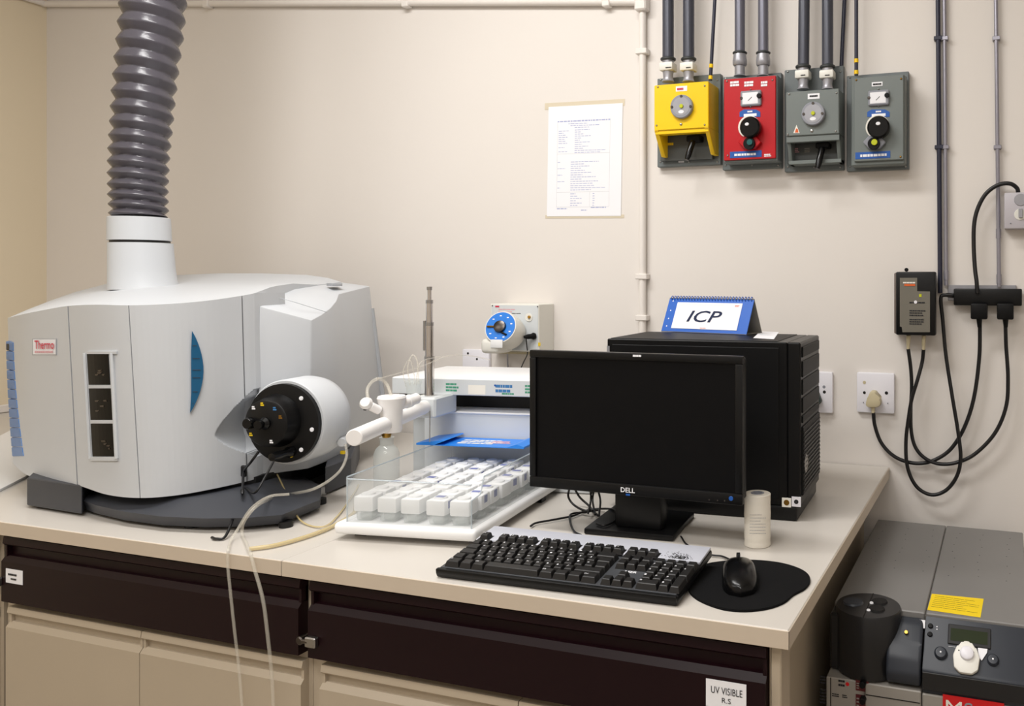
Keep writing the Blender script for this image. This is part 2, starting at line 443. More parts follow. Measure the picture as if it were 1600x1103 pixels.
# drawer labels
def drawer_label(px0, py0, px1, py1, rows, p, m='ink_dark'):
    Y = DYF - 0.0008
    lb = plate('paper_label', px0, py0, px1, py1, Y, DYF, 'paper', p)
    for (s, a, b, c, d) in rows: wtext('lettering', s, a, b, c, d, Y - 0.0003, m, lb)
drawer_label(1103, 1065, 1166, 1108, [('UV VISIBLE', 1111, 1075, 1160, 1086), ('R.S', 1128, 1091, 1142, 1099)], cr)
l2 = plate('paper_label', 9, 890, 35, 912, DYF - 0.0008, DYF, 'paper', cl)
wprint('print', 13, 896, 31, 900, DYF - 0.0012, 'ink_dark', l2, 1, 3, fill=0.8, word=(0.06, 0.12))
wprint('print', 17, 903, 28, 907, DYF - 0.0012, 'ink_dark', l2, 1, 4, fill=0.7, word=(0.06, 0.14))

# ================================================================== spectrometer
# columns: bottom pixel, top pixel, distance; the plan of the front follows from the bench
ICP = thing('plasma_spectrometer', 'large white and grey spectrometer with black base beneath the corrugated duct', 'spectrometer', tuple(onZ(300, 790, TOP)))
def lerp(a, b, t): return a + (b - a) * t
def smooth_cols(cols, n):
    """Catmull-Rom through (pxb, pyb, pxt, pyt, d) columns"""
    P = cols; out = []
    for i in range(len(P) - 1):
        p0 = P[i - 1] if i else tuple(2 * a - b for a, b in zip(P[0], P[1]))
        p1, p2 = P[i], P[i + 1]
        p3 = P[i + 2] if i + 2 < len(P) else tuple(2 * a - b for a, b in zip(P[-1], P[-2]))
        for k in range(n):
            t = k / n
            out.append(tuple(0.5 * (2 * b + (c - a) * t + (2 * a - 5 * b + 4 * c - d) * t * t + (3 * b - a - 3 * c + d) * t ** 3) for a, b, c, d in zip(p0, p1, p2, p3)))
    out.append(tuple(float(x) for x in P[-1])); return out
FRONT = smooth_cols([(20, 724, 12, 497, 2.00), (42, 742, 35, 491, 1.86), (80, 751, 70, 484, 1.78), (121, 758, 106, 478, 1.725),
                     (168, 773, 150, 476, 1.67), (219, 778, 201, 477, 1.648), (275, 774, 262, 475, 1.665), (332, 764, 322, 470, 1.71), (386, 752, 378, 462, 1.775), (402, 747, 398, 458, 1.80)], 6)
SHELLD = Vector((-s_, c_, 0))
def col_at(cols, px, v):
    """column parameters at a pixel x for height v (0 bottom, 1 top)"""
    for a, b in zip(cols[:-1], cols[1:]):
        xa, xb = lerp(a[0], a[2], v), lerp(b[0], b[2], v)
        if xa <= px <= xb:
            t = (px - xa) / max(1e-6, xb - xa)
            return tuple(lerp(p, q, t) for p, q in zip(a, b))
    return cols[0] if px < cols[0][2] else cols[-1]
def surf(px, py, off=0.0):
    v = 0.5
    for _ in range(4):
        c = col_at(FRONT, px, v); v = (py - c[1]) / (c[3] - c[1])
    return atD(px, py, c[4] - off)
def in_scoop(px, py):
    """depth of the moulded hollow beside the torch housing"""
    if px < 336 or py < 606 or py > 714: return 0.0
    u = min(1.0, (px - 336) / 62.0)
    top = 680 - 72 * (u ** 0.75); bot = 680 + 32 * (u ** 0.6)
    if not (top < py < bot): return 0.0
    m = (py - top) / (bot - top)
    return 0.075 * (u ** 0.8) * (4 * m * (1 - m)) ** 0.5
def panel(name, i0, i1, mtl, rows=2, gapl=0.0, gapr=0.0, thick=0.03, dent=False, sub=1):
    cols = FRONT[i0:i1 + 1]
    if sub > 1:
        cc = []
        for a, b in zip(cols[:-1], cols[1:]):
            for k in range(sub): cc.append(tuple(lerp(p, q, k / sub) for p, q in zip(a, b)))
        cols = cc + [cols[-1]]
    a = list(cols[0]); b = list(cols[-1])
    a[0] += gapl; a[2] += gapl; b[0] -= gapr; b[2] -= gapr
    cols = [tuple(a)] + cols[1:-1] + [tuple(b)]
    bm = bmesh.new(); fr = []; bk = []
    for c in cols:
        f, k = [], []
        for r in range(rows + 1):
            v = r / rows; px, py = lerp(c[0], c[2], v), lerp(c[1], c[3], v)
            d = c[4] + (in_scoop(px, py) if dent else 0)
            # rounded upper edge
            f.append(bm.verts.new(atD(px, py, d))); k.append(bm.verts.new(atD(px, py, c[4]) + SHELLD * (thick + (0.09 if dent else 0))))
        fr.append(f); bk.append(k)
    n = len(cols)
    for i in range(n - 1):
        for r in range(rows):
            bm.faces.new((fr[i][r], fr[i + 1][r], fr[i + 1][r + 1], fr[i][r + 1]))
            bm.faces.new((bk[i][r], bk[i][r + 1], bk[i + 1][r + 1], bk[i + 1][r]))
        for r, fl in ((0, 0), (rows, 1)):
            bm.faces.new((fr[i][r], bk[i][r], bk[i + 1][r], fr[i + 1][r]))
    for i in (0, n - 1):
        for r in range(rows):
            bm.faces.new((fr[i][r], fr[i][r + 1], bk[i][r + 1], bk[i][r]))
    return from_bm(name, bm, mtl, ICP, 40)
pn_left = panel('side_panel', 0, 18, 'icp_white', gapr=0.8)
pn_win = panel('window_panel', 18, 30, 'icp_white', gapl=0.8, gapr=0.8)
door = panel('front_door', 30, 48, 'icp_white', rows=130, gapl=0.8, gapr=0.7, dent=True, sub=8)
strip = panel('door_jamb', 48, 54, 'icp_white', rows=130, gapl=0.7, gapr=0.0, dent=True, sub=3)
# body behind the panels
Lr = [(12, 497, 2.00), (42, 484, 2.16), (78, 470, 2.32), (118, 456, 2.48)]
Rr = [(398, 458, 1.80), (426, 447.5, 1.93), (457, 443, 2.08), (497, 445, 2.24), (533, 440.5, 2.42)]
Re = [(118, 456, 2.48), (168, 443, 2.52), (225, 434, 2.54), (282, 429.5, 2.55), (340, 427, 2.55), (410, 427, 2.54), (480, 429.5, 2.50), (512, 434, 2.46), (533, 440.5, 2.42)]
def poly(P, t):
    n = len(P) - 1; x = t * n; i = min(int(x), n - 1); f = x - i
    return tuple(lerp(a, b, f) for a, b in zip(P[i], P[i + 1]))
Fr = [(c[2], c[3], c[4]) for c in FRONT]
def coons(u, v):
    f, r, l, g = poly(Fr, u), poly(Re, u), poly(Lr, v), poly(Rr, v)
    c00, c10, c01, c11 = Fr[0], Fr[-1], Re[0], Re[-1]
    return tuple((1 - v) * f[k] + v * r[k] + (1 - u) * l[k] + u * g[k] - ((1 - u) * (1 - v) * c00[k] + u * (1 - v) * c10[k] + (1 - u) * v * c01[k] + u * v * c11[k]) for k in range(3))
NU, NV = 40, 14
bm = bmesh.new(); g = []; gb = []
for i in range(NU + 1):
    a, b = [], []
    for j in range(NV + 1):
        px, py, d = coons(i / NU, j / NV)
        p = atD(px, py, d)
        a.append(bm.verts.new(p)); b.append(bm.verts.new(p + Vector((0, 0, -0.05)) + SHELLD * (0.035 * (1 - j / NV))))
    g.append(a); gb.append(b)
for i in range(NU):
    for j in range(NV):
        bm.faces.new((g[i][j], g[i + 1][j], g[i + 1][j + 1], g[i][j + 1])); bm.faces.new((gb[i][j], gb[i][j + 1], gb[i + 1][j + 1], gb[i + 1][j]))
    for j in (0, NV): bm.faces.new((g[i][j], gb[i][j], gb[i + 1][j], g[i + 1][j]))
for j in range(NV):
    for i in (0, NU): bm.faces.new((g[i][j], g[i][j + 1], gb[i][j + 1], gb[i][j]))
from_bm('top_cover', bm, 'icp_white', ICP, 40)
# rear case below the cover (vertical walls along the outline)
ring = [atD(*coons(u, v)) for (u, v) in [(0.02, 0.1), (0.25, 0.12), (0.5, 0.12), (0.75, 0.16), (0.97, 0.25), (0.985, 0.55), (0.99, 0.97), (0.75, 0.985), (0.5, 0.985), (0.25, 0.985), (0.01, 0.98), (0.008, 0.5)]]
bm = bmesh.new()
ta = [bm.verts.new(p + Vector((0, 0, -0.03))) for p in ring]; ba = [bm.verts.new(Vector((p.x, p.y, 0.965))) for p in ring]
bm.faces.new(ta); bm.faces.new(ba[::-1])
for i in range(len(ring)):
    j = (i + 1) % len(ring); bm.faces.new((ta[i], ba[i], ba[j], ta[j]))
from_bm('rear_case', bm, 'icp_grey', ICP)
# torch compartment on the right
TC = [(405, 478, 402, 746, 1.815), (487, 500, 483, 735, 1.885), (503, 491.5, 505, 726, 1.94), (517, 481, 524, 716, 2.00), (526, 470, 538, 708, 2.06), (530, 459, 548, 699, 2.13), (578, 447, 602, 676, 2.36), (534, 441, 560, 670, 2.43), (500, 445, 520, 690, 2.26), (458, 451.5, 460, 710, 2.09), (428, 464, 426, 730, 1.94)]
bm = bmesh.new()
tt = [bm.verts.new(atD(a, b, d)) for a, b, _, _, d in TC]; tb = [bm.verts.new(Vector((*atD(c, 0, d).xy, 0.962))) for _, _, c, _, d in TC]
top_f = bm.faces.new(tt); bm.faces.new(tb[::-1])
for i in range(len(TC)):
    j = (i + 1) % len(TC); bm.faces.new((tt[i], tb[i], tb[j], tt[j]))
bmesh.ops.triangulate(bm, faces=[top_f])
eds = [e for e in bm.edges if len(e.link_faces) == 2 and e.calc_face_angle(0) > 0.5]
bmesh.ops.bevel(bm, geom=eds, offset=0.004, segments=2, profile=0.5, affect='EDGES')
torch = from_bm('torch_compartment', bm, 'icp_white', ICP, 30)
# seam across the deck, latch, grey edge strip, neck block with mark
tube('deck_seam', [atD(433, 464.5, 1.895), atD(460, 472, 1.90), atD(511, 488, 1.955)], 0.0008, 'icp_grey', torch, 4, 6)
la = [atD(510, 441.5, 2.22), atD(519, 447, 2.17), atD(535, 443, 2.2), atD(527, 438.5, 2.26)]
prism('latch', [(p.x, p.y, la[1].z) for p in la], (0, 0, 0.008), 'icp_grey', torch, 0.001)
e0, e1 = atD(580, 482, 2.36), atD(600, 640, 2.36)
tube('edge_strip', [e0, e1], 0.008, 'icp_grey', ICP, 1, 8)
tube('painted_gap_shadow', [atD(402.5, 482, 1.835), atD(401.5, 742, 1.835)], 0.006, 'icp_black', ICP, 1, 6)  # black tube added to paint the shade in the gap beside the torch compartment
# chimney collar
def ring_px(pxl, pxr, py, d, stretch=1.235):
    return atD((pxl + pxr) / 2, py, d), (pxr - pxl) / 2 * d / F / stretch
def loft_rings(name, rows, mtl, parent, seg=40):
    bm = bmesh.new(); rs = []
    for (c, r) in rows:
        rs.append([bm.verts.new(c + Vector((r * math.cos(2 * PI * i / seg), r * math.sin(2 * PI * i / seg), 0))) for i in range(seg)])
    for a, b in zip(rs[:-1], rs[1:]):
        for i in range(seg): bm.faces.new((a[i], a[(i + 1) % seg], b[(i + 1) % seg], b[i]))
    bm.faces.new(rs[0][::-1]); bm.faces.new(rs[-1])
    return from_bm(name, bm, mtl, parent, 40)
DC = 2.17
loft_rings('chimney', [ring_px(168, 286, 452, DC), ring_px(168, 279, 440, DC), ring_px(168, 276, 420, DC), ring_px(168, 272, 380, DC)], 'icp_white', ICP)
loft_rings('chimney_seam', [ring_px(171, 268, 381, DC), ring_px(171, 267, 375, DC)], 'icp_black', ICP)
loft_rings('chimney_collar', [ring_px(167, 270, 376, DC), ring_px(167, 268, 341, DC), ring_px(169, 266, 340, DC)], 'icp_white', ICP)
# logo plate, window bezel and panes
def patch(name, px0, py0, px1, py1, off, th, mtl, parent, skew=0.0):
    q = [surf(px0, py1, off), surf(px1, py1 + skew, off), surf(px1, py0 + skew, off), surf(px0, py0, off)]
    return prism(name, q, SHELLD * th, mtl, parent)
def curved_patch(name, px0, py0, px1, py1, off, th, mtl, parent, skew=0.0, n=6):
    bm = bmesh.new(); fr, bk = [], []
    for i in range(n + 1):
        x = lerp(px0, px1, i / n)
        fr.append([bm.verts.new(surf(x + skew / 2, py1, off)), bm.verts.new(surf(x - skew / 2, py0, off))])
        bk.append([bm.verts.new(v.co + SHELLD * th) for v in fr[-1]])
    for i in range(n):
        bm.faces.new((fr[i][0], fr[i + 1][0], fr[i + 1][1], fr[i][1])); bm.faces.new((bk[i][0], bk[i][1], bk[i + 1][1], bk[i + 1][0]))
        for r in (0, 1): bm.faces.new((fr[i][r], bk[i][r], bk[i + 1][r], fr[i + 1][r]))
    for i in (0, n): bm.faces.new((fr[i][0], fr[i][1], bk[i][1], bk[i][0]))
    return from_bm(name, bm, mtl, parent)
lg = patch('logo_plate', 50, 529, 88, 555, 0.003, 0.006, 'icp_grey', pn_left)
patch('logo_card', 51.5, 530.5, 86.5, 553.5, 0.004, 0.003, 'paper', pn_left)
fr_ = frame(surf(69, 541, 0.0045), surf(86, 541) - surf(52, 541), (0, 0, 1))
wl = (surf(84, 541) - surf(54, 541)).length
text('lettering', 'Thermo', wl, 0.0185, frame(surf(69, 538.5, 0.0062), surf(84, 541) - surf(54, 541), (0, 0, 1)), 'ink_red', pn_left, bold=0.01)
print_lines('small_print', wl, 0.006, frame(surf(69, 549.5, 0.0062), surf(84, 549) - surf(54, 549), (0, 0, 1)), 'ink_pink', pn_left, 1, 5, 0.7, 0.0, (0.04, 0.09))
for (x0, y0, x1, y1) in ((135, 549, 181, 553), (139, 602, 177, 606.5), (141, 656.5, 179, 661.5), (141, 714, 183, 720)):
    curved_patch('bezel_bar', x0, y0, x1, y1, 0.005, 0.012, 'icp_white', pn_win)
for k, (x0, y0, x1, y1) in enumerate(((137, 553, 170, 601), (140, 607, 174, 656), (143, 662, 178, 713))):
    pane = curved_patch('window_pane', x0, y0, x1, y1, 0.0025, 0.01, 'window_black', pn_win, 3)
    bm = bmesh.new()
    rr = random.Random(k)
    for _ in range(4):
        a, b = rr.uniform(x0 + 6, x1 - 8), rr.uniform(y0 + 18, y1 - 12)
        bm.faces.new([bm.verts.new(surf(*p, 0.0034)) for p in ((a, b), (a + rr.uniform(2, 8), b - 0.5), (a + rr.uniform(2, 7), b + 2.5), (a, b + 2))])
    tag(from_bm('painted_glints', bm, 'dark_steel', pane), kind='stuff')  # small metal flecks laid on the pane as painted glints
for (a, b) in (((132, 552), (141, 716)), ((174.5, 552), (182.5, 716))):
    tube('bezel_edge', [surf(a[0], a[1], 0.003), surf(lerp(a[0], b[0], .5), lerp(a[1], b[1], .5), 0.003), surf(b[0], b[1], 0.003)], 0.004, 'icp_white', pn_win, 4, 6)
# blue crescent handle
cres = [(300, 517)] + [(300 + 19.5 * math.sin(PI * t) ** 0.85 - 3 * t, 517 + 128 * t) for t in [k / 14 for k in range(1, 14)]] + [(297, 645)] + [(301 - 0.5 * t - 2, 517 + 128 * (1 - t)) for t in (0.25, 0.5, 0.75)]
bm = bmesh.new()
a = [bm.verts.new(surf(x, y, 0.005)) for x, y in cres]; b = [bm.verts.new(surf(x, y, -0.004)) for x, y in cres]
bm.faces.new(a); bm.faces.new(b[::-1])
for i in range(len(a)): bm.faces.new((a[i], b[i], b[(i + 1) % len(a)], a[(i + 1) % len(a)]))
hd = from_bm('handle', bm, 'handle_blue', ICP)
for y in (540, 560, 578, 590, 612, 630):
    u = (y - 517) / 128
    tube('handle_rib', [surf(301, y, 0.0056), surf(298 + 17 * math.sin(PI * u) ** 0.85 - 3 * u, y, 0.0056)], 0.0006, 'icp_base', hd, 1, 6)
# blue vent pads down the left edge
for k in range(12):
    t0, t1 = k / 12, (k + 0.93) / 12
    def L_(t): return 9 + 10 * t ** 1.5, 533 + 181 * t
    def R_(t): return 20.5 + 16 * t ** 1.6, 535 + 179 * t
    q = [atD(*L_(t1), 1.985), surf(*R_(t1), 0.008), surf(*R_(t0), 0.008), atD(*L_(t0), 1.985)]
    pd = prism('vent_pad', q, SHELLD * 0.05, 'vent_blue', pn_left, 0.0015)
    if k == 0:
        q = [atD(10, 547, 1.978), surf(18.5, 548, 0.012), surf(18.5, 538, 0.012), atD(10, 537, 1.978)]
        prism('status_window', q, SHELLD * 0.004, 'icp_black', pd)
# base
def bz(px, py, z): p = onZ(px, py, TOP); return Vector((p.x, p.y, z))
lobe = [(120, 800), (150, 812), (195, 823), (255, 831), (320, 834), (385, 833), (440, 828), (500, 803), (502, 780), (430, 740), (250, 735), (150, 765)]
bm = bmesh.new()
lw = [bm.verts.new(bz(x, y - 4, TOP + 0.008)) for x, y in lobe]; l2 = [bm.verts.new(bz(x, y, TOP + 0.03)) for x, y in lobe]
cen = Vector((sum(v.co.x for v in l2) / len(l2), sum(v.co.y for v in l2) / len(l2), 0))
l3 = [bm.verts.new(Vector((lerp(v.co.x, cen.x, 0.35), lerp(v.co.y, cen.y, 0.35), TOP + 0.052))) for v in l2]
n = len(lobe)
bm.faces.new(lw[::-1]); bm.faces.new(l3)
for A, B in ((lw, l2), (l2, l3)):
    for i in range(n): bm.faces.new((A[i], A[(i + 1) % n], B[(i + 1) % n], B[i]))
base = from_bm('base', bm, 'icp_base', ICP, 25)
q = [bz(42, 794, TOP + 0.006), bz(128, 808, TOP + 0.006), bz(190, 740, TOP + 0.006), bz(95, 735, TOP + 0.006)]
prism('base_block', q, (0, 0, 0.060), 'icp_base', base, 0.002)
core = [(140, 788), (200, 798), (270, 803), (340, 800), (400, 792), (455, 775), (520, 748), (546, 742), (556, 715), (420, 660), (200, 700)]
prism('plinth', [bz(x, y, TOP + 0.02) for x, y in core], (0, 0, 0.046), 'icp_black', base)
prism('base_leg', [bz(508, 775, TOP + 0.004), bz(549, 757, TOP + 0.004), bz(562, 720, TOP + 0.004), bz(520, 720, TOP + 0.004)], (0, 0, 0.062), 'icp_base', base, 0.002)
for (x, y) in ((70, 794), (300, 826), (447, 826), (500, 790)):
    p = bz(x, y - 3, TOP); cyl('foot', p, p + Vector((0, 0, 0.012)), 0.013, 'icp_black', base, 14)
# torch drum with its black head
AX = (ray(CX, CY) * 0.985 + Vector((c_, s_, 0)) * 0.15).normalized()   # axis pointing away from the viewer
AX.z = 0
P0 = atD(447, 660, 1.735)
drum = lathe('torch_drum', [(0.088, 0.0), (0.0905, 0.003), (0.0905, 0.075), (0.086, 0.095), (0.07, 0.11)], P0, AX, 'icp_white', ICP, 48)
xd, yd, zd = basis(AX)
def onhead(r, ang, h): return P0 + xd * (r * math.cos(ang)) + yd * (r * math.sin(ang)) + zd * h
fl = lathe('head_flange', [(0.076, -0.012), (0.083, -0.010), (0.083, 0.0), (0.07, 0.001)], P0, AX, 'plastic_black', drum, 48)
HC = P0 + Vector((-c_, -s_, 0)) * 0.012 + Vector((0, 0, 0.006))
hb = lathe('head_cap', [(0.0, -0.045), (0.045, -0.045), (0.049, -0.042), (0.052, -0.02), (0.056, -0.012), (0.056, 0.0)], HC, AX, 'plastic_black', drum, 40)
lathe('head_knob', [(0, -0.022), (0.009, -0.022), (0.010, -0.018), (0.0075, -0.010), (0.013, -0.004), (0.013, 0.0)], HC - zd * 0.045, AX, 'gloss_black', drum, 18)
lathe('head_knob', [(0, -0.012), (0.010, -0.012), (0.012, -0.009), (0.012, 0.0)], HC - zd * 0.045 + xd * 0.033 + yd * 0.0, AX, 'gloss_black', drum, 18)
lathe('head_lever', [(0, -0.062), (0.008, -0.060), (0.0095, -0.045), (0.0075, -0.02), (0.011, -0.012), (0.011, 0.0)], onhead(0.062, -0.62 * PI, -0.012), AX, 'gloss_black', drum, 14)
for ang, r, mt in ((0.55 * PI, 0.040, 'ink_yellow'), (0.72 * PI, 0.041, 'paper'), (0.3 * PI, 0.038, 'ink_teal'), (0.12 * PI, 0.038, 'brass'), (1.2 * PI, 0.040, 'ink_yellow'), (-0.38 * PI, 0.040, 'paper'), (1.0 * PI, 0.042, 'ink_orange')):
    p = HC + xd * (-r * math.cos(ang)) + yd * (r * math.sin(ang)) - zd * 0.0456
    bm = bmesh.new()
    fm = frame(p, -xd, yd)
    for k in range(2): bm_rect(bm, fm, -0.004, -0.0035 + k * 0.004, 0.004 - k * 0.002, -0.0005 + k * 0.004, 0.0)
    from_bm('head_mark', bm, mt, drum)
for ang, mt in ((0.28 * PI, 'paper'), (-0.05 * PI, 'paper'), (-0.28 * PI, 'paper'), (-0.4 * PI, 'ink_yellow')):
    p = P0 + xd * (-0.070 * math.cos(ang)) + yd * (0.070 * math.sin(ang)) - zd * 0.0125
    lathe('flange_screw', [(0, -0.0015), (0.0045, -0.001), (0.0045, 0.001)], p, AX, mt, drum, 10)
spg = atD(534, 688, 1.80)
cyl('drain_spigot', spg + Vector((-0.02, 0.03, 0.004)), spg + Vector((0.012, -0.012, -0.002)), 0.0105, 'icp_white', drum, 16, bevel=0.002)
bx = atD(536, 707, 1.80); box('clamp_tag', bx - Vector((0.005, 0.004, 0.003)), bx + Vector((0.005, 0.004, 0.004)), 'ink_yellow', drum, 0.001)
box('wire_clip', surf(381, 736, 0.012) - Vector((0.006, 0.004, 0.012)), surf(381, 736, 0.012) + Vector((0.006, 0.004, 0.012)), 'icp_black', door, 0.002)

# wires and tubing
(tube('sensor_wire', [atD(404, 706, 1.70), atD(392, 722, 1.70), surf(381, 738, 0.02), atD(379, 770, 1.66), bz(376, 800, TOP + 0.045), bz(366, 828, TOP + 0.03), bz(352, 843, TOP + 0.006), bz(338, 845, TOP + 0.004), bz(331, 843, TOP + 0.004)], 0.0026, 'cable_black', ICP))
(tube('ignition_lead', [atD(430, 716, 1.70), atD(416, 742, 1.68), atD(398, 770, 1.655), bz(382, 800, TOP + 0.05), bz(371, 822, TOP + 0.038)], 0.0022, 'cable_black', ICP))
tag(tube('drain_hose', [atD(540, 694, 1.78), atD(541, 715, 1.77), atD(527, 740, 1.74), atD(490, 764, 1.69), bz(440, 800, TOP + 0.035), atD(405, 788, 1.60), atD(383, 812, 1.575), bz(378, 838, TOP + 0.008), bz(385, 855, TOP + 0.0065), onY(391, 864, -1.067), onY(393, 871, -1.072), onY(398, 890, -1.074), onY(411, 938, -1.074), onY(419, 1000, -1.072), onY(425, 1060, -1.068), onY(428, 1130, -1.068)], 0.0031, 'tube_clear'), 'clear plastic hose looping from the torch drum over the worktop front', 'hose')
tag(tube('waste_tube', [atD(452, 772, 1.62), atD(420, 776, 1.60), atD(392, 795, 1.585), atD(372, 826, 1.575), bz(361, 849, TOP + 0.007), onY(357, 858, -1.068), onY(356, 866, -1.073), onY(356, 885, -1.074), onY(360, 925, -1.074), onY(367, 990, -1.072), onY(374, 1050, -1.068), onY(380, 1130, -1.068)], 0.0027, 'tube_clear'), 'thinner clear tube arching off the black base and hanging before the maroon drawer', 'hose')
tag(tube('yellowed_tube', [bz(389, 862, TOP + 0.005), bz(430, 856, TOP + 0.005), bz(480, 842, TOP + 0.005), bz(520, 826, TOP + 0.005), bz(552, 806, TOP + 0.005), bz(556, 790, TOP + 0.005)], 0.004, 'tube_yellow'), 'yellowed tube lying on the worktop between base and sample tray', 'hose')
(tube('curled_tube', [bz(432, 780, TOP + 0.06), bz(450, 805, TOP + 0.04), bz(470, 818, TOP + 0.006), bz(505, 826, TOP + 0.004), bz(530, 806, TOP + 0.004), bz(555, 770, TOP + 0.004), bz(560, 760, TOP + 0.004)], 0.0018, 'tube_yellow', ICP))

# white sheet on the bench beside the left wall
q = [onZ(-60, 800, TOP), onZ(40, 748, TOP), onZ(90, 700, TOP), onZ(20, 673, TOP), onZ(-60, 715, TOP)]
o = prism('white_board', [(p.x, p.y, TOP + 0.0005) for p in q], (0, 0, 0.006), 'white_plastic', None, 0.001)
tag(o, 'flat white board lying on the worktop against the left wall', 'board')

# ================================================================== corrugated exhaust duct
def duct_path(t):
    """t 0..1 from collar to ceiling: pixel centre line, constant distance"""
    py = 339.4 - t * 640
    k = [(340, 217.5), (300, 216), (250, 217), (200, 221), (150, 225), (100, 230), (50, 236), (0, 240), (-100, 246), (-300, 250)]
    for (y0, x0), (y1, x1) in zip(k[:-1], k[1:]):
        if y1 <= py <= y0: return atD(lerp(x0, x1, (py - y0) / (y1 - y0)), py, DC)
    return atD(250, py, DC)
N = 520; SEG = 44; ribs = []
bm = bmesh.new(); phase = 0.0; prev = None
L0 = duct_path(0).z; L1 = CEIL - 0.001
tmax = (L1 - L0) / (640 * DC / F)
for i in range(N + 1):
    t = tmax * i / N; p = duct_path(min(t, 0.999))
    p.z = lerp(L0 + 0.001, L1, i / N)
    h = p.z - L0
    pitch = lerp(0.021, 0.046, min(1.0, h / 0.42) ** 0.8)
    if prev is not None: phase += (p.z - prev) / pitch
    prev = p.z
    R = lerp(0.066, 0.0755, min(1, h / 0.6)); row = []
    for k in range(SEG):
        a = 2 * PI * k / SEG
        f = (phase + k / SEG) % 1.0
        w_ = abs(2 * f - 1)                       # 1 at the wire ridge, 0 in the valley
        rr = R - 0.0125 * (1 - w_ ** 0.8)
        row.append(bm.verts.new(p + Vector((rr * math.cos(a), rr * math.sin(a), 0.004 * math.cos(a + 0.6)))))
    ribs.append(row)
for a, b in zip(ribs[:-1], ribs[1:]):
    for k in range(SEG): bm.faces.new((a[k], a[(k + 1) % SEG], b[(k + 1) % SEG], b[k]))
bm.faces.new(ribs[0][::-1]); bm.faces.new(ribs[-1])
tag(from_bm('exhaust_duct', bm, 'duct_grey', None, 60), 'grey corrugated flexible exhaust duct rising from the spectrometer chimney', 'duct')

# ================================================================== autosampler with its tray
SO = Vector((-0.746, -0.928, 0.0))
SM = Matrix.Translation(SO) @ Matrix.Rotation(math.radians(8), 4, 'Z')
AS = thing('autosampler', 'white autosampler with clear guarded vial tray between spectrometer and monitor', 'autosampler', tuple(SM @ Vector((0, 0.2, TOP))))
def sbox(name, lo, hi, m, parent=AS, bevel=0.0, seg=1): return box(name, lo, hi, m, parent, bevel, seg, SM)
tray = sbox('tray', (-0.152, 0.0, TOP + 0.012), (0.141, 0.43, TOP + 0.034), 'white_plastic', bevel=0.008, seg=3)
for x in (-0.12, 0.12):
    for y in (0.05, 0.33): sbox('tray_foot', (x - 0.012, y - 0.012, TOP), (x + 0.012, y + 0.012, TOP + 0.013), 'icp_black', tray)
GT = 1.020; G0 = TOP + 0.0342
gd = sbox('acrylic_guard', (-0.131, 0.010, G0), (-0.128, 0.395, GT), 'acrylic')
sbox('guard_front', (-0.128, 0.010, G0), (0.126, 0.013, GT - 0.004), 'acrylic', gd)
bm = bmesh.new()
bm_prism(bm, [(0.126, 0.010, G0), (0.126, 0.395, G0), (0.126, 0.395, GT), (0.126, 0.060, GT), (0.126, 0.050, GT - 0.012), (0.126, 0.046, GT - 0.030), (0.126, 0.010, GT - 0.034)], (0.003, 0, 0))
bm.transform(SM); from_bm('guard_side', bm, 'acrylic', gd)
sbox('guard_rear', (-0.128, 0.392, G0), (0.126, 0.395, GT), 'acrylic', gd)
for (a, b) in (((-0.1295, 0.0115, G0), (-0.1295, 0.0115, GT)), ((-0.1295, 0.0115, GT), (-0.1295, 0.395, GT)), ((-0.1295, 0.0115, GT - 0.004), (0.127, 0.0115, GT - 0.004)), ((0.1275, 0.06, GT), (0.1275, 0.395, GT)), ((0.1275, 0.0115, G0), (0.1275, 0.0115, GT - 0.034)), ((0.1275, 0.0115, GT - 0.034), (0.1275, 0.046, GT - 0.03)), ((0.1275, 0.046, GT - 0.03), (0.1275, 0.06, GT))):
    cyl('guard_rim', SM @ Vector(a), SM @ Vector(b), 0.0014, 'acrylic_edge', gd, 6)
# rear unit
body = sbox('body', (-0.205, 0.402, TOP + 0.001), (0.215, 0.63, 1.083), 'sampler_grey', bevel=0.003)
sbox('ledge', (-0.195, 0.399, 1.078), (0.213, 0.47, 1.084), 'white_plastic', bevel=0.002)
sbox('slot_back', (-0.19, 0.47, 1.083), (0.213, 0.63, 1.126), 'icp_black')
sbox('side_cheek', (-0.275, 0.47, TOP + 0.001), (-0.2055, 0.63, 1.124), 'sampler_grey', bevel=0.002)
sbox('top_slab', (-0.278, 0.385, 1.124), (0.225, 0.635, 1.164), 'white_plastic', bevel=0.003, seg=2)
sbox('front_face', (-0.276, 0.384, 1.126), (0.223, 0.3865, 1.1615), 'sampler_grey')
def sfr(x, z, y=0.3838): return frame(SM @ Vector((x, y, z)), SM.to_3x3() @ Vector((1, 0, 0)), (0, 0, 1))
for (x, w_, rows, mt, sd) in ((-0.118, 0.038, 3, 'ink_green', 1), (-0.02 + 0.03, 0.042, 2, 'ink_teal', 2), (0.085, 0.045, 3, 'ink_green', 4), (0.02, 0.03, 1, 'ink_green', 6)):
    print_lines('print', w_, 0.022 if rows > 1 else 0.006, sfr(x, 1.143 if rows > 1 else 1.131), mt, AS, rows, sd, 0.62, 0.0, (0.1, 0.3))
print_lines('sticker', 0.044, 0.022, sfr(-0.058, 1.143), 'paper_warm', AS, 1, 9, 1.0, 0.0, (0.99, 1.0))
lathe('print_dot', [(0.0025, 0), (0, 0.0002)], SM @ Vector((-0.012, 0.3836, 1.15)), SM.to_3x3() @ Vector((0, -1, 0)), 'label_blue', AS, 10)
sbox('foot', (-0.268, 0.40, 1.116), (-0.235, 0.44, 1.124), 'icp_black')
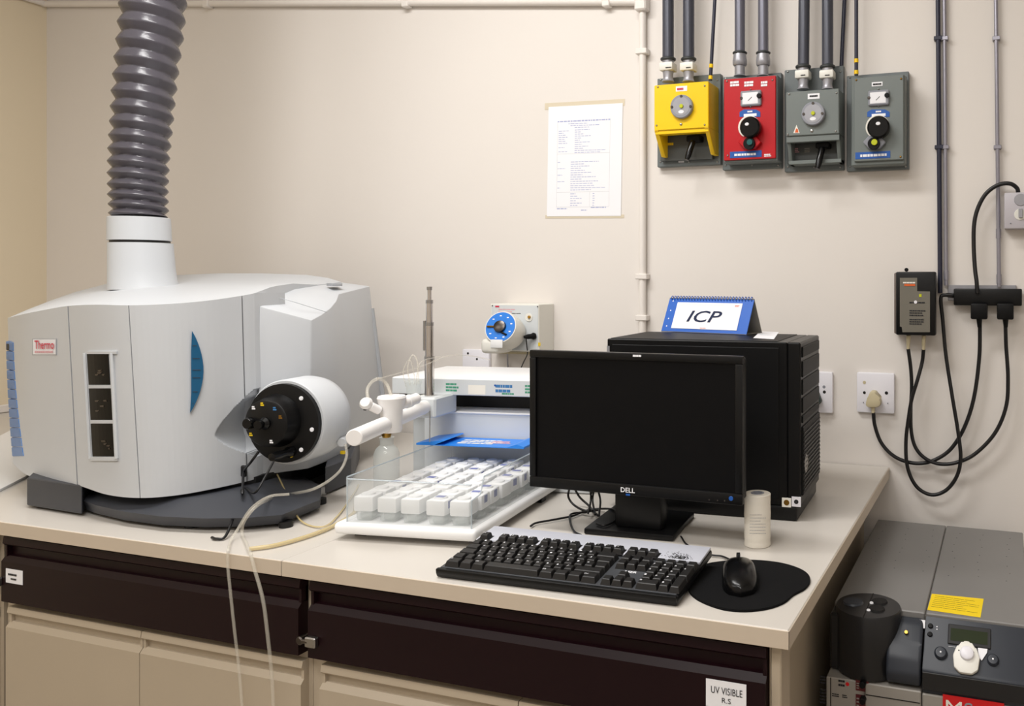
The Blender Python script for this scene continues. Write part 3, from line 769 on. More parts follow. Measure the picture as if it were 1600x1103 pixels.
# arm, bracket, mast
A0, A1 = onZ(553, 684, 1.108), onZ(674, 631, 1.108)
dirA = (A1 - A0).normalized()
arm = cyl('arm_tube', A0, A1, 0.0155, 'white_ptfe', AS, 28, bevel=0.0015)
br = frame(A1, SM.to_3x3() @ Vector((1, 0, 0)), (0, 0, 1))
sbox('bracket', (-0.172, 0.305, 1.083), (-0.118, 0.402, 1.129), 'sampler_grey', bevel=0.004)
sbox('bracket_plate', (-0.180, 0.30, 1.088), (-0.172, 0.36, 1.128), 'offwhite_plastic', bevel=0.002)
mb = onY(671, 614, -0.62); mt_ = onY(669, 448, -0.62)
mh = mt_.z - mb.z
mast = cyl('mast', (mb.x, mb.y, 1.127), (mb.x, mb.y, mb.z + mh * 0.34), 0.0105, 'chrome', AS, 20)
cyl('mast_stage', (mb.x, mb.y, mb.z + mh * 0.33), (mb.x, mb.y, mb.z + mh * 0.66), 0.0092, 'chrome', mast, 18)
cyl('mast_stage', (mb.x, mb.y, mb.z + mh * 0.65), (mb.x, mb.y, mb.z + mh * 0.86), 0.0075, 'chrome', mast, 16)
cyl('mast_stage', (mb.x, mb.y, mb.z + mh * 0.85), (mb.x, mb.y, mb.z + mh), 0.0048, 'chrome', mast, 14)
for f, r in ((0.33, 0.0112), (0.65, 0.0095), (0.86, 0.0082), (0.985, 0.006)):
    cyl('mast_ring', (mb.x, mb.y, mb.z + mh * f - 0.004), (mb.x, mb.y, mb.z + mh * f + 0.004), r, 'steel', mast, 16)
cyl('mast_rod', (mb.x - 0.012, mb.y - 0.002, mb.z + mh * 0.40), (mb.x - 0.012, mb.y - 0.002, mb.z + mh * 0.68), 0.0032, 'steel', mast, 10)
# spray chamber pieces riding on the arm
nb = atD(612, 640, 1.655)
neb = lathe('spray_chamber', [(0.018, -0.045), (0.020, -0.04), (0.021, 0.0), (0.026, 0.016), (0.028, 0.024), (0.026, 0.028), (0.0, 0.028)], nb, (0, 0, 1), 'white_ptfe', AS, 26)
cyl('chamber_arm', atD(622, 633, 1.66), atD(652, 622, 1.72), 0.0115, 'white_ptfe', neb, 18, bevel=0.003)
cyl('chamber_collar', atD(634, 628.5, 1.685), atD(641, 626, 1.70), 0.0135, 'white_ptfe', neb, 18, bevel=0.002)
cyl('nebuliser_nose', atD(594, 642, 1.635), atD(578, 634, 1.62), 0.0085, 'white_ptfe', neb, 16, bevel=0.002)
lathe('nebuliser_cap', [(0.0, -0.010), (0.009, -0.008), (0.0125, 0), (0.009, 0.008), (0, 0.010)], atD(572, 630, 1.615), (0.3, -0.6, 0.3), 'white_ptfe', neb, 16)
cyl('cap_stub', atD(571, 634, 1.615), atD(570, 641, 1.612), 0.003, 'icp_black', neb, 10)
for off in (0.012, 0.05):
    q = A0 + dirA * (0.13 + off)
    tube('cable_tie', [q + Vector((0.0165 * math.cos(a), 0.004 * math.sin(a), 0.0168 * math.sin(a))) for a in [2 * PI * k / 16 for k in range(17)]], 0.0012, 'tube_clear', arm, 1, 6)
tube('sample_tube', [atD(575, 624, 1.615), atD(574, 608, 1.63), atD(582, 596, 1.65), atD(593, 592, 1.66), atD(604, 600, 1.67), atD(611, 617, 1.66)], 0.0034, 'tube_clear', neb)
tube('sample_line', [atD(590, 592, 1.66), atD(620, 584, 1.72), atD(660, 572, 1.80), atD(700, 556, 1.85), atD(735, 556, 1.9), atD(765, 562, 1.95)], 0.0013, 'tube_clear', neb)
cup = lathe('rinse_cup', [(0.013, 0), (0.0165, 0.028), (0.0175, 0.030), (0.0175, 0.036), (0.0, 0.036)], atD(646, 620, 1.80), (0, 0, 1), 'glass_clear', AS, 20)
tube('cup_tube', [atD(641, 602, 1.80), atD(637, 575, 1.80), atD(644, 555, 1.81), atD(652, 565, 1.81), atD(654, 600, 1.80)], 0.0015, 'tube_clear', cup)
tube('cup_tube', [atD(634, 604, 1.80), atD(630, 580, 1.80), atD(640, 562, 1.80), atD(647, 585, 1.80), atD(647, 602, 1.80)], 0.0012, 'tube_clear', cup)
tube('cup_tube', [atD(650, 602, 1.80), atD(654, 572, 1.81), atD(665, 562, 1.83), atD(690, 557, 1.87)], 0.0012, 'tube_clear', cup)
tube('probe', [SM @ Vector((-0.128, 0.30, 1.10)), SM @ Vector((-0.1285, 0.30, 1.03))], 0.0012, 'steel', AS, 1, 6)

# blue folded card lying on the guard's rear rim
cm = SM @ Matrix.Translation((0, 0, GT + 0.0015))
bl = thing('blue_card', 'blue folded plastic card with printed mark resting on the tray guard', 'card', tuple(cm @ Vector((-0.04, 0.36, 0))))
box('sheet', (-0.165, 0.305, 0), (0.096, 0.398, 0.0016), 'blue_card', bl, 0, 1, cm)
bm = bmesh.new(); bm_prism(bm, [(-0.165, 0.305, 0.0016), (-0.120, 0.305, 0.0016), (-0.098, 0.305, 0.010), (-0.102, 0.305, 0.012), (-0.165, 0.305, 0.004)], (0, 0.093, 0)); bm.transform(cm); from_bm('flap', bm, 'blue_card', bl)
bm = bmesh.new(); bm_prism(bm, [(0.055, 0.305, 0.0016), (0.096, 0.305, 0.0016), (0.096, 0.305, 0.004), (0.078, 0.305, 0.009)], (0, 0.093, 0)); bm.transform(cm); from_bm('flap', bm, 'blue_card', bl)
fm = cm @ Matrix.Translation((-0.025, 0.352, 0.0018))
print_lines('printed_mark', 0.11, 0.05, fm, 'paper_warm', bl, 3, 12, 0.6, 0.0, (0.08, 0.2))
print_lines('printed_mark', 0.05, 0.03, cm @ Matrix.Translation((0.02, 0.355, 0.0019)), 'ink_pink', bl, 3, 14, 0.6, 0.0, (0.1, 0.3))

# sample vials: 5 x 8
def make_vial(marked):
    v = thing('sample_vial', 'clear sample vial with square white cap standing in the tray', 'vial', (0, 0, 0), 'sample vials in the tray')
    bm = bmesh.new(); bm_box(bm, (-0.0165, -0.0165, 0), (0.0165, 0.0165, 0.026), None, 0.004, 2)
    from_bm('glass', bm, 'glass_clear', v, 40)
    bm = bmesh.new(); bm_box(bm, (-0.012, -0.012, 0.0015), (0.012, 0.012, 0.016), None, 0.003, 1)
    from_bm('sample', bm, 'glass_clear', v, 40)
    bm = bmesh.new(); bm_box(bm, (-0.0198, -0.0198, 0.018), (0.0198, 0.0198, 0.047), None, 0.0035, 2)
    bm_lathe(bm, [(0.0135, 0.047), (0.0125, 0.050), (0.0, 0.0505)], (0, 0, 0), (0, 0, 1), 12)
    cp = from_bm('cap', bm, 'vial_white', v, 40)
    if marked:
        bm = bmesh.new(); bm_box(bm, (-0.008, -0.007, 0.0504), (0.009, 0.005, 0.0508)); bm_box(bm, (0.0196, -0.008, 0.030), (0.0201, 0.006, 0.044))
        from_bm('ink_mark', bm, 'ink_blue', cp)
    return v
def copy_tree(o, parent=None):
    c = o.copy(); COL.objects.link(c); c.parent = parent
    if parent is not None: c.matrix_parent_inverse = o.matrix_parent_inverse.copy()
    for ch in [k for k in o.children]: copy_tree(ch, c)
    return c
proto = [make_vial(False), make_vial(True)]
proto[1]['label'] = 'clear sample vial with blue ink mark on its square white cap'
proto[1]['group'] = 'marked sample vials in the tray'
used = [False, False]; rr = random.Random(11)
for j in range(8):
    for i in range(5):
        k = 1 if (i, j) in ((3, 0), (4, 1), (4, 2), (4, 4), (4, 5), (4, 6), (1, 3), (2, 5), (3, 6), (0, 2)) else 0
        if not used[k]: v = proto[k]; used[k] = True
        else: v = copy_tree(proto[k])
        v.location = SM @ Vector((-0.102 + i * 0.0505 + rr.uniform(-0.003, 0.003), 0.038 + j * 0.0445 + rr.uniform(-0.002, 0.002), TOP + 0.0343))
        v.rotation_euler = (0, 0, math.radians(8 + rr.uniform(-5, 5)))

# glass bottle between spectrometer and sampler
bp = onZ(604, 765, TOP)
bt = thing('glass_bottle', 'clear glass drain bottle with amber stopper behind the white arm tube', 'bottle', tuple(bp))
lathe('bottle_body', [(0.026, 0), (0.029, 0.003), (0.029, 0.085), (0.024, 0.098), (0.015, 0.106), (0.015, 0.122), (0.017, 0.124), (0.0, 0.124)], bp, (0, 0, 1), 'glass_clear', bt, 24)
lathe('stopper', [(0.009, 0.0), (0.011, 0.006), (0.011, 0.013), (0.0, 0.014)], bp + Vector((0, 0, 0.124)), (0, 0, 1), 'brass', bt, 14)
p2 = onZ(594, 760, TOP)
tube('drain_line', [bp + Vector((0, 0, 0.125)), bp + Vector((0.004, -0.004, 0.145)), bp + Vector((0.02, -0.02, 0.152))], 0.0028, 'tube_clear', bt)

# ================================================================== monitor
MY = -0.775; 
mxl, mxr = onY(827, 650, MY).x, onY(1160, 650, MY).x
mzt = onY(1000, 552, MY).z; mzb = onY(1000, 776, MY).z
xc = (mxl + mxr) / 2
mo = thing('monitor', 'black widescreen computer monitor switched off in front of the tower', 'monitor', (xc, MY + 0.03, TOP))
bez = 0.0145
cab = box('back_shell', (mxl + 0.004, MY + 0.012, mzb + 0.004), (mxr - 0.004, MY + 0.042, mzt - 0.004), 'plastic_black', mo, 0.006, 2)
box('back_bulge', (xc - 0.15, MY + 0.04, mzb + 0.05), (xc + 0.15, MY + 0.062, mzt - 0.04), 'plastic_black', mo, 0.008, 2)
for nm, lo, hi in (('bezel_top', (mxl, MY, mzt - bez), (mxr, MY + 0.014, mzt)), ('bezel_bottom', (mxl, MY, mzb), (mxr, MY + 0.014, mzb + 0.021)), ('bezel_side', (mxl, MY, mzb + 0.021), (mxl + bez, MY + 0.014, mzt - bez)), ('bezel_side', (mxr - bez, MY, mzb + 0.021), (mxr, MY + 0.014, mzt - bez))):
    box(nm, lo, hi, 'plastic_black', mo, 0.0022, 2)
box('screen', (mxl + bez, MY + 0.0045, mzb + 0.021), (mxr - bez, MY + 0.012, mzt - bez), 'screen_black', mo)
wtext('brand_lettering', 'DELL', 970, 762, 992, 769.5, MY - 0.0004, 'paper', mo, bold=0.015)
wprint('model_print', 989, 553.5, 1002, 557.5, MY - 0.0004, 'paper', mo, 1, 2, fill=0.8, word=(0.15, 0.3))
wprint('blue_mark', 978, 770.5, 986, 774, MY - 0.0004, 'label_blue', mo, 1, 3, fill=0.9, word=(0.3, 0.5))
for px in (1108, 1121, 1132):
    disc('button', px, 781 + (px - 1108) * 0.07, MY - 0.0005, 1.2, 0.001, 'dark_steel', mo, 10, 0.0001)
pb = disc('power_button', 1142, 779, MY - 0.0012, 3.6, 0.002, 'label_blue', mo, 16, 0.0003)
st = box('stand_neck', (xc - 0.055, MY + 0.038, TOP + 0.012), (xc + 0.045, MY + 0.075, mzb + 0.10), 'plastic_black', mo, 0.006, 2)
box('stand_block', (xc - 0.075, MY + 0.045, mzb - 0.012), (xc - 0.05, MY + 0.08, mzb + 0.03), 'plastic_black', mo, 0.004)
bpts = [onZ(912, 835, TOP), onZ(1052, 847, TOP), onZ(1085, 809, TOP), onZ(962, 796, TOP)]
prism('stand_base', [(p.x, p.y, TOP + 0.0005) for p in bpts], (0, 0, 0.012), 'plastic_black', mo, 0.003, None, 2)

# ================================================================== computer tower and desk calendar
TY0, TY1 = -0.552, -0.320
TX1 = -0.078; TX0 = onY(948, 530, TY0).x + 0.012
TZ0, TZ1 = TOP + 0.030, 1.268
tw = thing('computer_tower', 'large black computer tower standing sideways behind the monitor', 'computer tower', (TX1, TY0, TOP))
box('case', (TX0, TY0, TZ0), (TX1 - 0.028, TY1, TZ1), 'plastic_black', tw, 0.002)
box('side_cover', (TX0 + 0.012, TY0 - 0.002, TZ0 + 0.012), (TX1 - 0.045, TY0 + 0.002, TZ1 - 0.012), 'matt_black', tw, 0.001)
box('top_cover', (TX0 + 0.006, TY0 + 0.006, TZ1 - 0.001), (TX1 - 0.05, TY1 - 0.006, TZ1 + 0.0015), 'matt_black', tw, 0.001)
fb = box('front_bezel', (TX1 - 0.028, TY0, TZ0), (TX1, TY1, TZ1), 'plastic_black', tw, 0.003)
for k, (z0, z1) in enumerate(((1.236, 1.258), (1.195, 1.228), (1.158, 1.190), (1.121, 1.152), (1.100, 1.115))):
    box('drive_bay', (TX1 - 0.002, TY0 + 0.014, z0), (TX1 + 0.003, TY1 - 0.014, z1), 'matt_black', fb, 0.0015)
box('lower_grille', (TX1 - 0.002, TY0 + 0.012, TZ0 + 0.02), (TX1 + 0.004, TY1 - 0.012, 1.092), 'matt_black', fb, 0.002)
for k in range(14):
    z = TZ0 + 0.03 + k * 0.009
    box('grille_rib', (TX1 + 0.003, TY0 + 0.016, z), (TX1 + 0.0055, TY1 - 0.016, z + 0.003), 'plastic_black', fb)
bc = onX(1262, 724, TX1 + 0.006)
lathe('badge', [(0.019, 0), (0.019, 0.001), (0.0155, 0.002), (0.015, 0.001), (0, 0.001)], (TX1 + 0.0042, bc.y, bc.z), (1, 0, 0), 'steel', fb, 24)
text('badge_lettering', 'DELL', 0.024, 0.008, frame((TX1 + 0.0056, bc.y, bc.z), (0, 1, 0), (0, 0, 1)), 'steel', fb)
box('plinth', (TX0 + 0.02, TY0 - 0.004, TOP), (TX1 - 0.006, TY1, TZ0 + 0.001), 'plastic_black', tw, 0.006, 2)
plate('warranty_label', 1222, 778, 1236, 792, TY0 - 0.0026, TY0 + 0.001, 'paper_warm', tw)
disc('hologram', 1229, 785, TY0 - 0.003, 4.5, 0.0005, 'brass', tw, 14, 0.0001)
lb = plate('window_label', 1237, 776.5, 1251, 791.5, TY0 - 0.0026, TY0 + 0.001, 'outlet_white', tw)
disc('label_emblem', 1244, 784, TY0 - 0.003, 3.6, 0.0005, 'ink_dark', tw, 14, 0.0001)
q = [onZ(x, y, TZ1) for x, y in ((1181, 529), (1212, 531), (1227, 520), (1199, 519))]
lb = prism('rating_label', [(p.x, p.y, TZ1 + 0.0016) for p in q], (0, 0, 0.0004), 'paper', tw)
print_lines('print', 0.035, 0.02, Matrix.Translation(sum(q, Vector()) / 4 + Vector((0, 0, 0.0023))), 'gauge_grey', lb, 4, 3, 0.4, 0.0)
wprint('print', 967, 537, 983, 549, TY0 - 0.0005, 'kb_deck', tw, 3, 3, fill=0.3)
box('rear_label', (TX0 - 0.0005, TY0 - 0.0006, 1.235), (TX0 + 0.006, TY0 + 0.001, 1.252), 'fitting_grey', tw)

tw.rotation_euler = (0, 0, math.radians(3.0))
CZ = TZ1 + 0.002
c0, c1 = onZ(1033, 517.5, CZ), onZ(1166, 523, CZ)
cdir = (c1 - c0).normalized(); cper = Vector((-cdir.y, cdir.x, 0))
cw = (c1 - c0).length
hgt = 0.082; dep = 0.075
cal = thing('desk_calendar', 'blue tent desk calendar reading ICP on top of the computer tower', 'calendar', tuple((c0 + c1) / 2))
apex = cper * (dep / 2) + Vector((0, 0, hgt))
th_ = 0.002
def sheet(name, a, b, up, m, th=th_): return prism(name, [a, b, b + up, a + up], (b - a).cross(up).normalized() * -th, m, cal)
front = sheet('front_cover', c0, c1, apex, 'calendar_blue')
b0 = c0 + cper * dep; b1 = c1 + cper * dep
sheet('back_cover', b0, b1, apex - cper * dep, 'calendar_board', -th_)
box_pts = [c0 + Vector((0, 0, 0)), c1, b1, b0]
prism('base_sheet', box_pts, (0, 0, 0.001), 'calendar_board', cal)
upn = apex.normalized()
cf = frame((c0 + c1) / 2 + apex / 2, cdir, upn)
sl = apex.length
bm = bmesh.new(); bm_box(bm, (-cw * 0.385, -sl * 0.40, 0.0002), (cw * 0.385, sl * 0.36, 0.0012), cf); page = from_bm('page', bm, 'paper', cal)
text('lettering', 'ICP', cw * 0.40, sl * 0.33, cf @ Matrix.Translation((-cw * 0.02, -sl * 0.04, 0.0014)), 'ink_navy', page, shear=0.25, bold=0.008)
print_lines('faint_print', cw * 0.6, sl * 0.06, cf @ Matrix.Translation((-cw * 0.05, sl * 0.29, 0.0013)), 'conduit_cream', page, 2, 5, 0.4, 0.0)
print_lines('red_mark', cw * 0.05, sl * 0.05, cf @ Matrix.Translation((cw * 0.33, sl * 0.28, 0.0014)), 'ink_orange', page, 2, 6, 0.6, 0.0, (0.3, 0.6))
print_lines('red_mark', cw * 0.08, sl * 0.025, cf @ Matrix.Translation((0, -sl * 0.37, 0.0014)), 'ink_orange', page, 1, 7, 0.6, 0.0, (0.3, 0.6))
for k, yy in enumerate((0.4, 0.12, -0.12, -0.34)):
    p = cf @ Vector((-cw * 0.45, sl * yy, 0.0)); lathe('cover_dot', [(0.0018, 0), (0, 0.0006)], p, cf.to_3x3() @ Vector((0, 0, 1)), 'paper', front, 8)
NR = 28
for k in range(NR):
    p = c0 + apex + cdir * (cw * (0.03 + 0.94 * k / (NR - 1)))
    pts = [p + cper * (0.0052 * math.cos(a)) + Vector((0, 0, -0.001 + 0.0052 * math.sin(a))) + cdir * (0.002 * a / 6.28) for a in [2 * PI * i / 10 for i in range(11)]]
    tube('spiral_ring', pts, 0.0011, 'calendar_blue', cal, 1, 5)

# ================================================================== keyboard, mouse, pad, roll
KC = Vector((-0.369, -0.960, TOP + 0.0245))
KM = Matrix.Translation(KC) @ Matrix.Rotation(math.radians(1.5), 4, 'Z') @ Matrix.Rotation(math.radians(7.0), 4, 'X')
kb = thing('keyboard', 'black computer keyboard with silver top strip lying in front of the monitor', 'keyboard', (KC.x, KC.y, TOP))
KW, KD = 0.2155, 0.086
def kbox(name, lo, hi, m, parent=kb, bevel=0.0, seg=1): return box(name, lo, hi, m, parent, bevel, seg, KM)
case = kbox('case', (-KW, -KD, -0.0135), (KW, KD, 0.0), 'plastic_black', bevel=0.004, seg=2)
kbox('deck', (-KW + 0.006, -KD + 0.008, -0.001), (KW - 0.005, 0.03, 0.0012), 'kb_deck')
kbox('front_trim', (-KW + 0.001, -KD - 0.001, -0.008), (KW - 0.001, -KD + 0.007, 0.002), 'plastic_black', bevel=0.002, seg=2)
silver = kbox('silver_strip', (-KW + 0.003, 0.0265, -0.001), (KW - 0.002, KD - 0.001, 0.0045), 'kb_silver', bevel=0.002, seg=2)
for x in (-0.18, 0.18): kbox('rear_foot', (x - 0.012, KD - 0.03, -0.0265), (x + 0.012, KD - 0.018, -0.012), 'plastic_black')
U = 0.01862
kx0 = -KW + 0.0095; ky0 = -KD + 0.011
keymesh = {}
def key(col, row, wu=1.0, hu=1.0, leg=None, z=0.001):
    k = (wu, hu)
    w2, h2 = wu * U - 0.001, hu * U * 0.985 - 0.001
    if k not in keymesh:
        bm = bmesh.new()
        i1, i2 = 0.0026, 0.0042
        b = [(-w2 / 2, -h2 / 2, 0), (w2 / 2, -h2 / 2, 0), (w2 / 2, h2 / 2, 0), (-w2 / 2, h2 / 2, 0)]
        t_ = [(-w2 / 2 + i1, -h2 / 2 + i2, 0.0092), (w2 / 2 - i1, -h2 / 2 + i2, 0.0092), (w2 / 2 - i1, h2 / 2 - 0.0012, 0.0098), (-w2 / 2 + i1, h2 / 2 - 0.0012, 0.0098)]
        B = [bm.verts.new(p) for p in b]; T = [bm.verts.new(p) for p in t_]
        bm.faces.new(B[::-1]); bm.faces.new(T)
        for i in range(4): bm.faces.new((B[i], B[(i + 1) % 4], T[(i + 1) % 4], T[i]))
        bmesh.ops.bevel(bm, geom=[e for e in bm.edges if all(v.co.z > 0.005 for v in e.verts)], offset=0.0009, segments=1, affect='EDGES')
        bmesh.ops.recalc_face_normals(bm, faces=bm.faces[:])
        me = bpy.data.meshes.new('key'); bm.to_mesh(me); bm.free(); me.materials.append(M['key_black'])
        keymesh[k] = me
    o = bpy.data.objects.new('key', keymesh[k]); COL.objects.link(o)
    loc = Vector((kx0 + (col + wu / 2) * U, ky0 + (row + hu / 2) * U * 0.985, z))
    mw = KM @ Matrix.Translation(loc)
    o.location = mw.to_translation(); o.rotation_euler = mw.to_euler()
    setparent(o, kb)
    if leg:
        text('legend', leg, 0.0034 if len(leg) == 1 else 0.0065, 0.0036, mw @ Matrix.Translation((-w2 / 2 + 0.0058, h2 * 0.16, 0.0102)), 'paper', o)
    return o
for i, (wu, lg_) in enumerate(((1.5, 'Ctrl'), (1.25, None), (1.25, 'Alt'))): key((0, 1.5, 2.75)[i], 0, wu, 1, lg_)
key(4.0, 0, 5.5)
for i, wu in enumerate((1.35, 1.35, 1.35, 1.45)): key((9.5, 10.85, 12.2, 13.55)[i], 0, wu, 1, ('Alt', None, None, 'Ctrl')[i])
key(0, 1, 1.25); key(1.25, 1)
for i, c in enumerate('ZXCVBNM,./'): key(2.25 + i, 1, 1, 1, c)
key(12.25, 1, 2.75)
key(0, 2, 1.75)
for i, c in enumerate("ASDFGHJKL;'#"): key(1.75 + i, 2, 1, 1, c)
key(13.75, 2, 1.25)
key(0, 3, 1.5)
for i, c in enumerate('QWERTYUIOP[]'): key(1.5 + i, 3, 1, 1, c)
key(13.5, 3, 1.5)
for i, c in enumerate('`1234567890-='): key(i, 4, 1, 1, c)
key(13, 4, 2.0)
FR_ = 5.42
key(0, FR_, 1, 1, 'Esc', 0.003)
for g_, st_ in enumerate((2.0, 6.5, 11.0)):
    for i in range(4): key(st_ + i, FR_, 1, 1, 'F%d' % (g_ * 4 + i + 1), 0.003)
    kbox('key_well', (kx0 + st_ * U - 0.002, ky0 + FR_ * U * 0.985 - 0.0015, 0.0035), (kx0 + (st_ + 4) * U + 0.002, ky0 + (FR_ + 1) * U * 0.985 + 0.0005, 0.0049), 'key_black', silver)
NC = 15.4
for i in range(3): key(NC + i, FR_, 1, 1, None, 0.003)
kbox('key_well', (kx0 + NC * U - 0.002, ky0 + FR_ * U * 0.985 - 0.0015, 0.0035), (kx0 + (NC + 3) * U + 0.002, ky0 + (FR_ + 1) * U * 0.985 + 0.0005, 0.0049), 'key_black', silver)
kbox('key_well', (kx0 - 0.002, ky0 + FR_ * U * 0.985 - 0.0015, 0.0035), (kx0 + U + 0.002, ky0 + (FR_ + 1) * U * 0.985 + 0.0005, 0.0049), 'key_black', silver)
for r in (3, 4):
    for i in range(3): key(NC + i, r)
key(NC, 0); key(NC + 1, 0); key(NC + 2, 0); key(NC + 1, 1)
NP = 18.62
for i in range(4): key(NP + i, 4)
for r, cs in ((3, '789'), (2, '456'), (1, '123')):
    for i, c in enumerate(cs): key(NP + i, r, 1, 1, c)
key(NP, 0, 2, 1, '0'); key(NP + 2, 0, 1, 1, '.'); key(NP + 3, 2, 1, 2, '+'); key(NP + 3, 0, 1, 2)
text('brand_lettering', 'ASER', 0.024, 0.0062, KM @ Matrix.Translation((kx0 + (NC + 1.65) * U, ky0 + 2.66 * U, 0.0016)), 'paper', kb, bold=0.02)
bm = bmesh.new(); rr = random.Random(4)
for _ in range(260):
    x = rr.gauss(0.172, 0.010); y = 0.030 + abs(rr.gauss(0, 0.010)); r = rr.uniform(0.0003, 0.0013)
    if y < 0.07 and abs(x) < KW - 0.01:
        bm.faces.new([bm.verts.new(KM @ Vector((x + r * math.cos(a), y + r * math.sin(a), 0.0046 + rr.uniform(0, 0.0001)))) for a in [2 * PI * i / 6 for i in range(6)]])
tag(from_bm('smudge', bm, 'key_black', silver), kind='stuff')

# mouse pad
mp = [(1073, 918), (1078, 900), (1098, 886), (1130, 880), (1170, 878), (1210, 881), (1240, 888), (1260, 898), (1266, 910), (1258, 922), (1240, 932), (1225, 944), (1200, 953), (1165, 957), (1130, 954), (1098, 943), (1080, 931)]
sm = spline([onZ(x, y, TOP) for x, y in mp + mp[:1]], 4)[:-1]
pad = prism('mouse_pad', [(p.x, p.y, TOP + 0.0003) for p in sm], (0, 0, 0.004), 'pad_cloth')
tag(pad, 'black irregular rounded mouse pad at the worktop corner', 'mouse pad')
ZP = TOP + 0.0045
m0, m1 = onZ(1158, 936, ZP), onZ(1153, 879, ZP)
mc = (m0 + m1) / 2; ml = (m1 - m0).length * 0.92; my = (m1 - m0).normalized(); mx = Vector((my.y, -my.x, 0))
bm = bmesh.new(); RS, CS = 14, 16; rows = []
for i in range(RS + 1):
    t = i / RS; y = (t - 0.5) * ml
    hw = 0.030 * (1 - abs(2 * t - 1) ** 3.2) ** 0.5 * (1.0 - 0.10 * t) + 0.0005
    ht = 0.034 * (math.sin(PI * min(1, max(0, t * 0.86 + 0.07))) ** 0.75) * (1 - 0.25 * t) + 0.002
    row = []
    for k in range(CS + 1):
        a = PI * k / CS
        row.append(bm.verts.new(mc + my * y + mx * (-hw * (abs(math.cos(a)) ** 0.8) * (1 if math.cos(a) > 0 else -1)) + Vector((0, 0, ht * math.sin(a) ** 0.7))))
    rows.append(row)
for a, b in zip(rows[:-1], rows[1:]):
    for k in range(CS): bm.faces.new((a[k], a[k + 1], b[k + 1], b[k]))
    bm.faces.new((a[CS], a[0], b[0], b[CS]))
bm.faces.new(rows[0]); bm.faces.new(rows[-1][::-1])
mouse = thing('computer_mouse', 'glossy black computer mouse on the black pad', 'mouse', (mc.x, mc.y, ZP))
from_bm('shell', bm, 'gloss_black', mouse, 60)
wp = mc + my * (ml * 0.40) + Vector((0, 0, 0.017))
lathe('wheel', [(0.004, -0.0035), (0.0075, -0.003), (0.0075, 0.003), (0.004, 0.0035)], wp, mx, 'plastic_black', mouse, 16)
tube('button_split', [mc + my * (ml * f) + Vector((0, 0, h)) for f, h in ((0.12, 0.0345), (0.28, 0.0275), (0.4, 0.0200))], 0.0006, 'icp_black', mouse, 4, 6)
tag(tube('thin_cord', [mc + my * (ml * 0.49) + Vector((0, 0, 0.008)), onZ(1145, 876, TOP + 0.006), onZ(1128, 869, TOP + 0.004), onZ(1108, 866, TOP + 0.004), onZ(1075, 852, TOP + 0.004), onZ(1064, 838, TOP + 0.004)], 0.0017, 'cable_black'), 'short black mouse cord running behind the keyboard corner', 'cord')

rc = onZ(1183.5, 851, TOP)
rl = thing('paper_roll', 'upright roll of white label paper standing right of the monitor', 'paper roll', tuple(rc))
rh = 0.097
bm = bmesh.new(); rr = random.Random(2); prof = []
for k in range(26):
    prof.append((0.0247 + rr.uniform(-0.00035, 0.00035), 0.001 + (rh - 0.002) * k / 25))
lathe('roll', [(0.0235, 0)] + prof + [(0.0238, rh), (0.0125, rh), (0.0125, rh - 0.03), (0, rh - 0.03)], rc, (0, 0, 1), 'roll_paper', rl, 36)
lathe('core', [(0.0126, rh - 0.02), (0.0126, rh + 0.001), (0.0095, rh + 0.001), (0.0095, rh - 0.025), (0, rh - 0.025)], rc, (0, 0, 1), 'gauge_grey', rl, 24)
print_lines('print', 0.030, 0.04, frame(rc + Vector((s_ * 0.0255, -c_ * 0.0255, 0.045)), (c_, s_, 0), (0, 0, 1)), 'gauge_grey', rl, 7, 3, 0.15, 0.0)

# leads behind the keyboard
def flat(pts, z=0.004): return [onZ(x, y, TOP + z) for x, y in pts]
tag(tube('black_cord', flat([(829, 822), (838, 817), (865, 812), (895, 806), (915, 798), (935, 795)], 0.005) + flat([(962, 797), (962, 812), (945, 821), (932, 818)], 0.016), 0.0022, 'cable_black'), 'black keyboard cord lying behind the keyboard towards the monitor foot', 'cord')
tag(tube('video_cable', [atD(890, 762, 1.76), atD(888, 776, 1.76), atD(897, 789, 1.75)] + flat([(915, 798), (935, 797)], 0.012), 0.0024, 'cable_black'), 'black cable hanging in a loop beneath the monitor', 'cable')
tag(tube('power_lead', [atD(897, 762, 1.79), atD(906, 777, 1.79), atD(919, 789, 1.78)] + flat([(928, 800), (935, 806)], 0.008), 0.0024, 'cable_black'), 'black lead crossing the cable loop under the monitor', 'cable')
tag(tube('looped_cord', flat([(920, 800), (893, 803), (891, 815), (897, 830), (908, 836)], 0.006), 0.0022, 'cable_black'), 'black cord curving beside the monitor foot', 'cord')
for k, (a, b) in enumerate(((923, 919), (928, 930), (934, 936))):
    tag(tube('signal_lead', [atD(a, 764, 1.74), atD((a + b) / 2 + (2, -3, 3)[k], 782, 1.74), onZ(b, 802 + k * 2, TOP + 0.012)], 0.0022, 'cable_black'), 'thin black lead dropping in a bundle below the monitor', 'cable', 'bundled leads below the monitor')

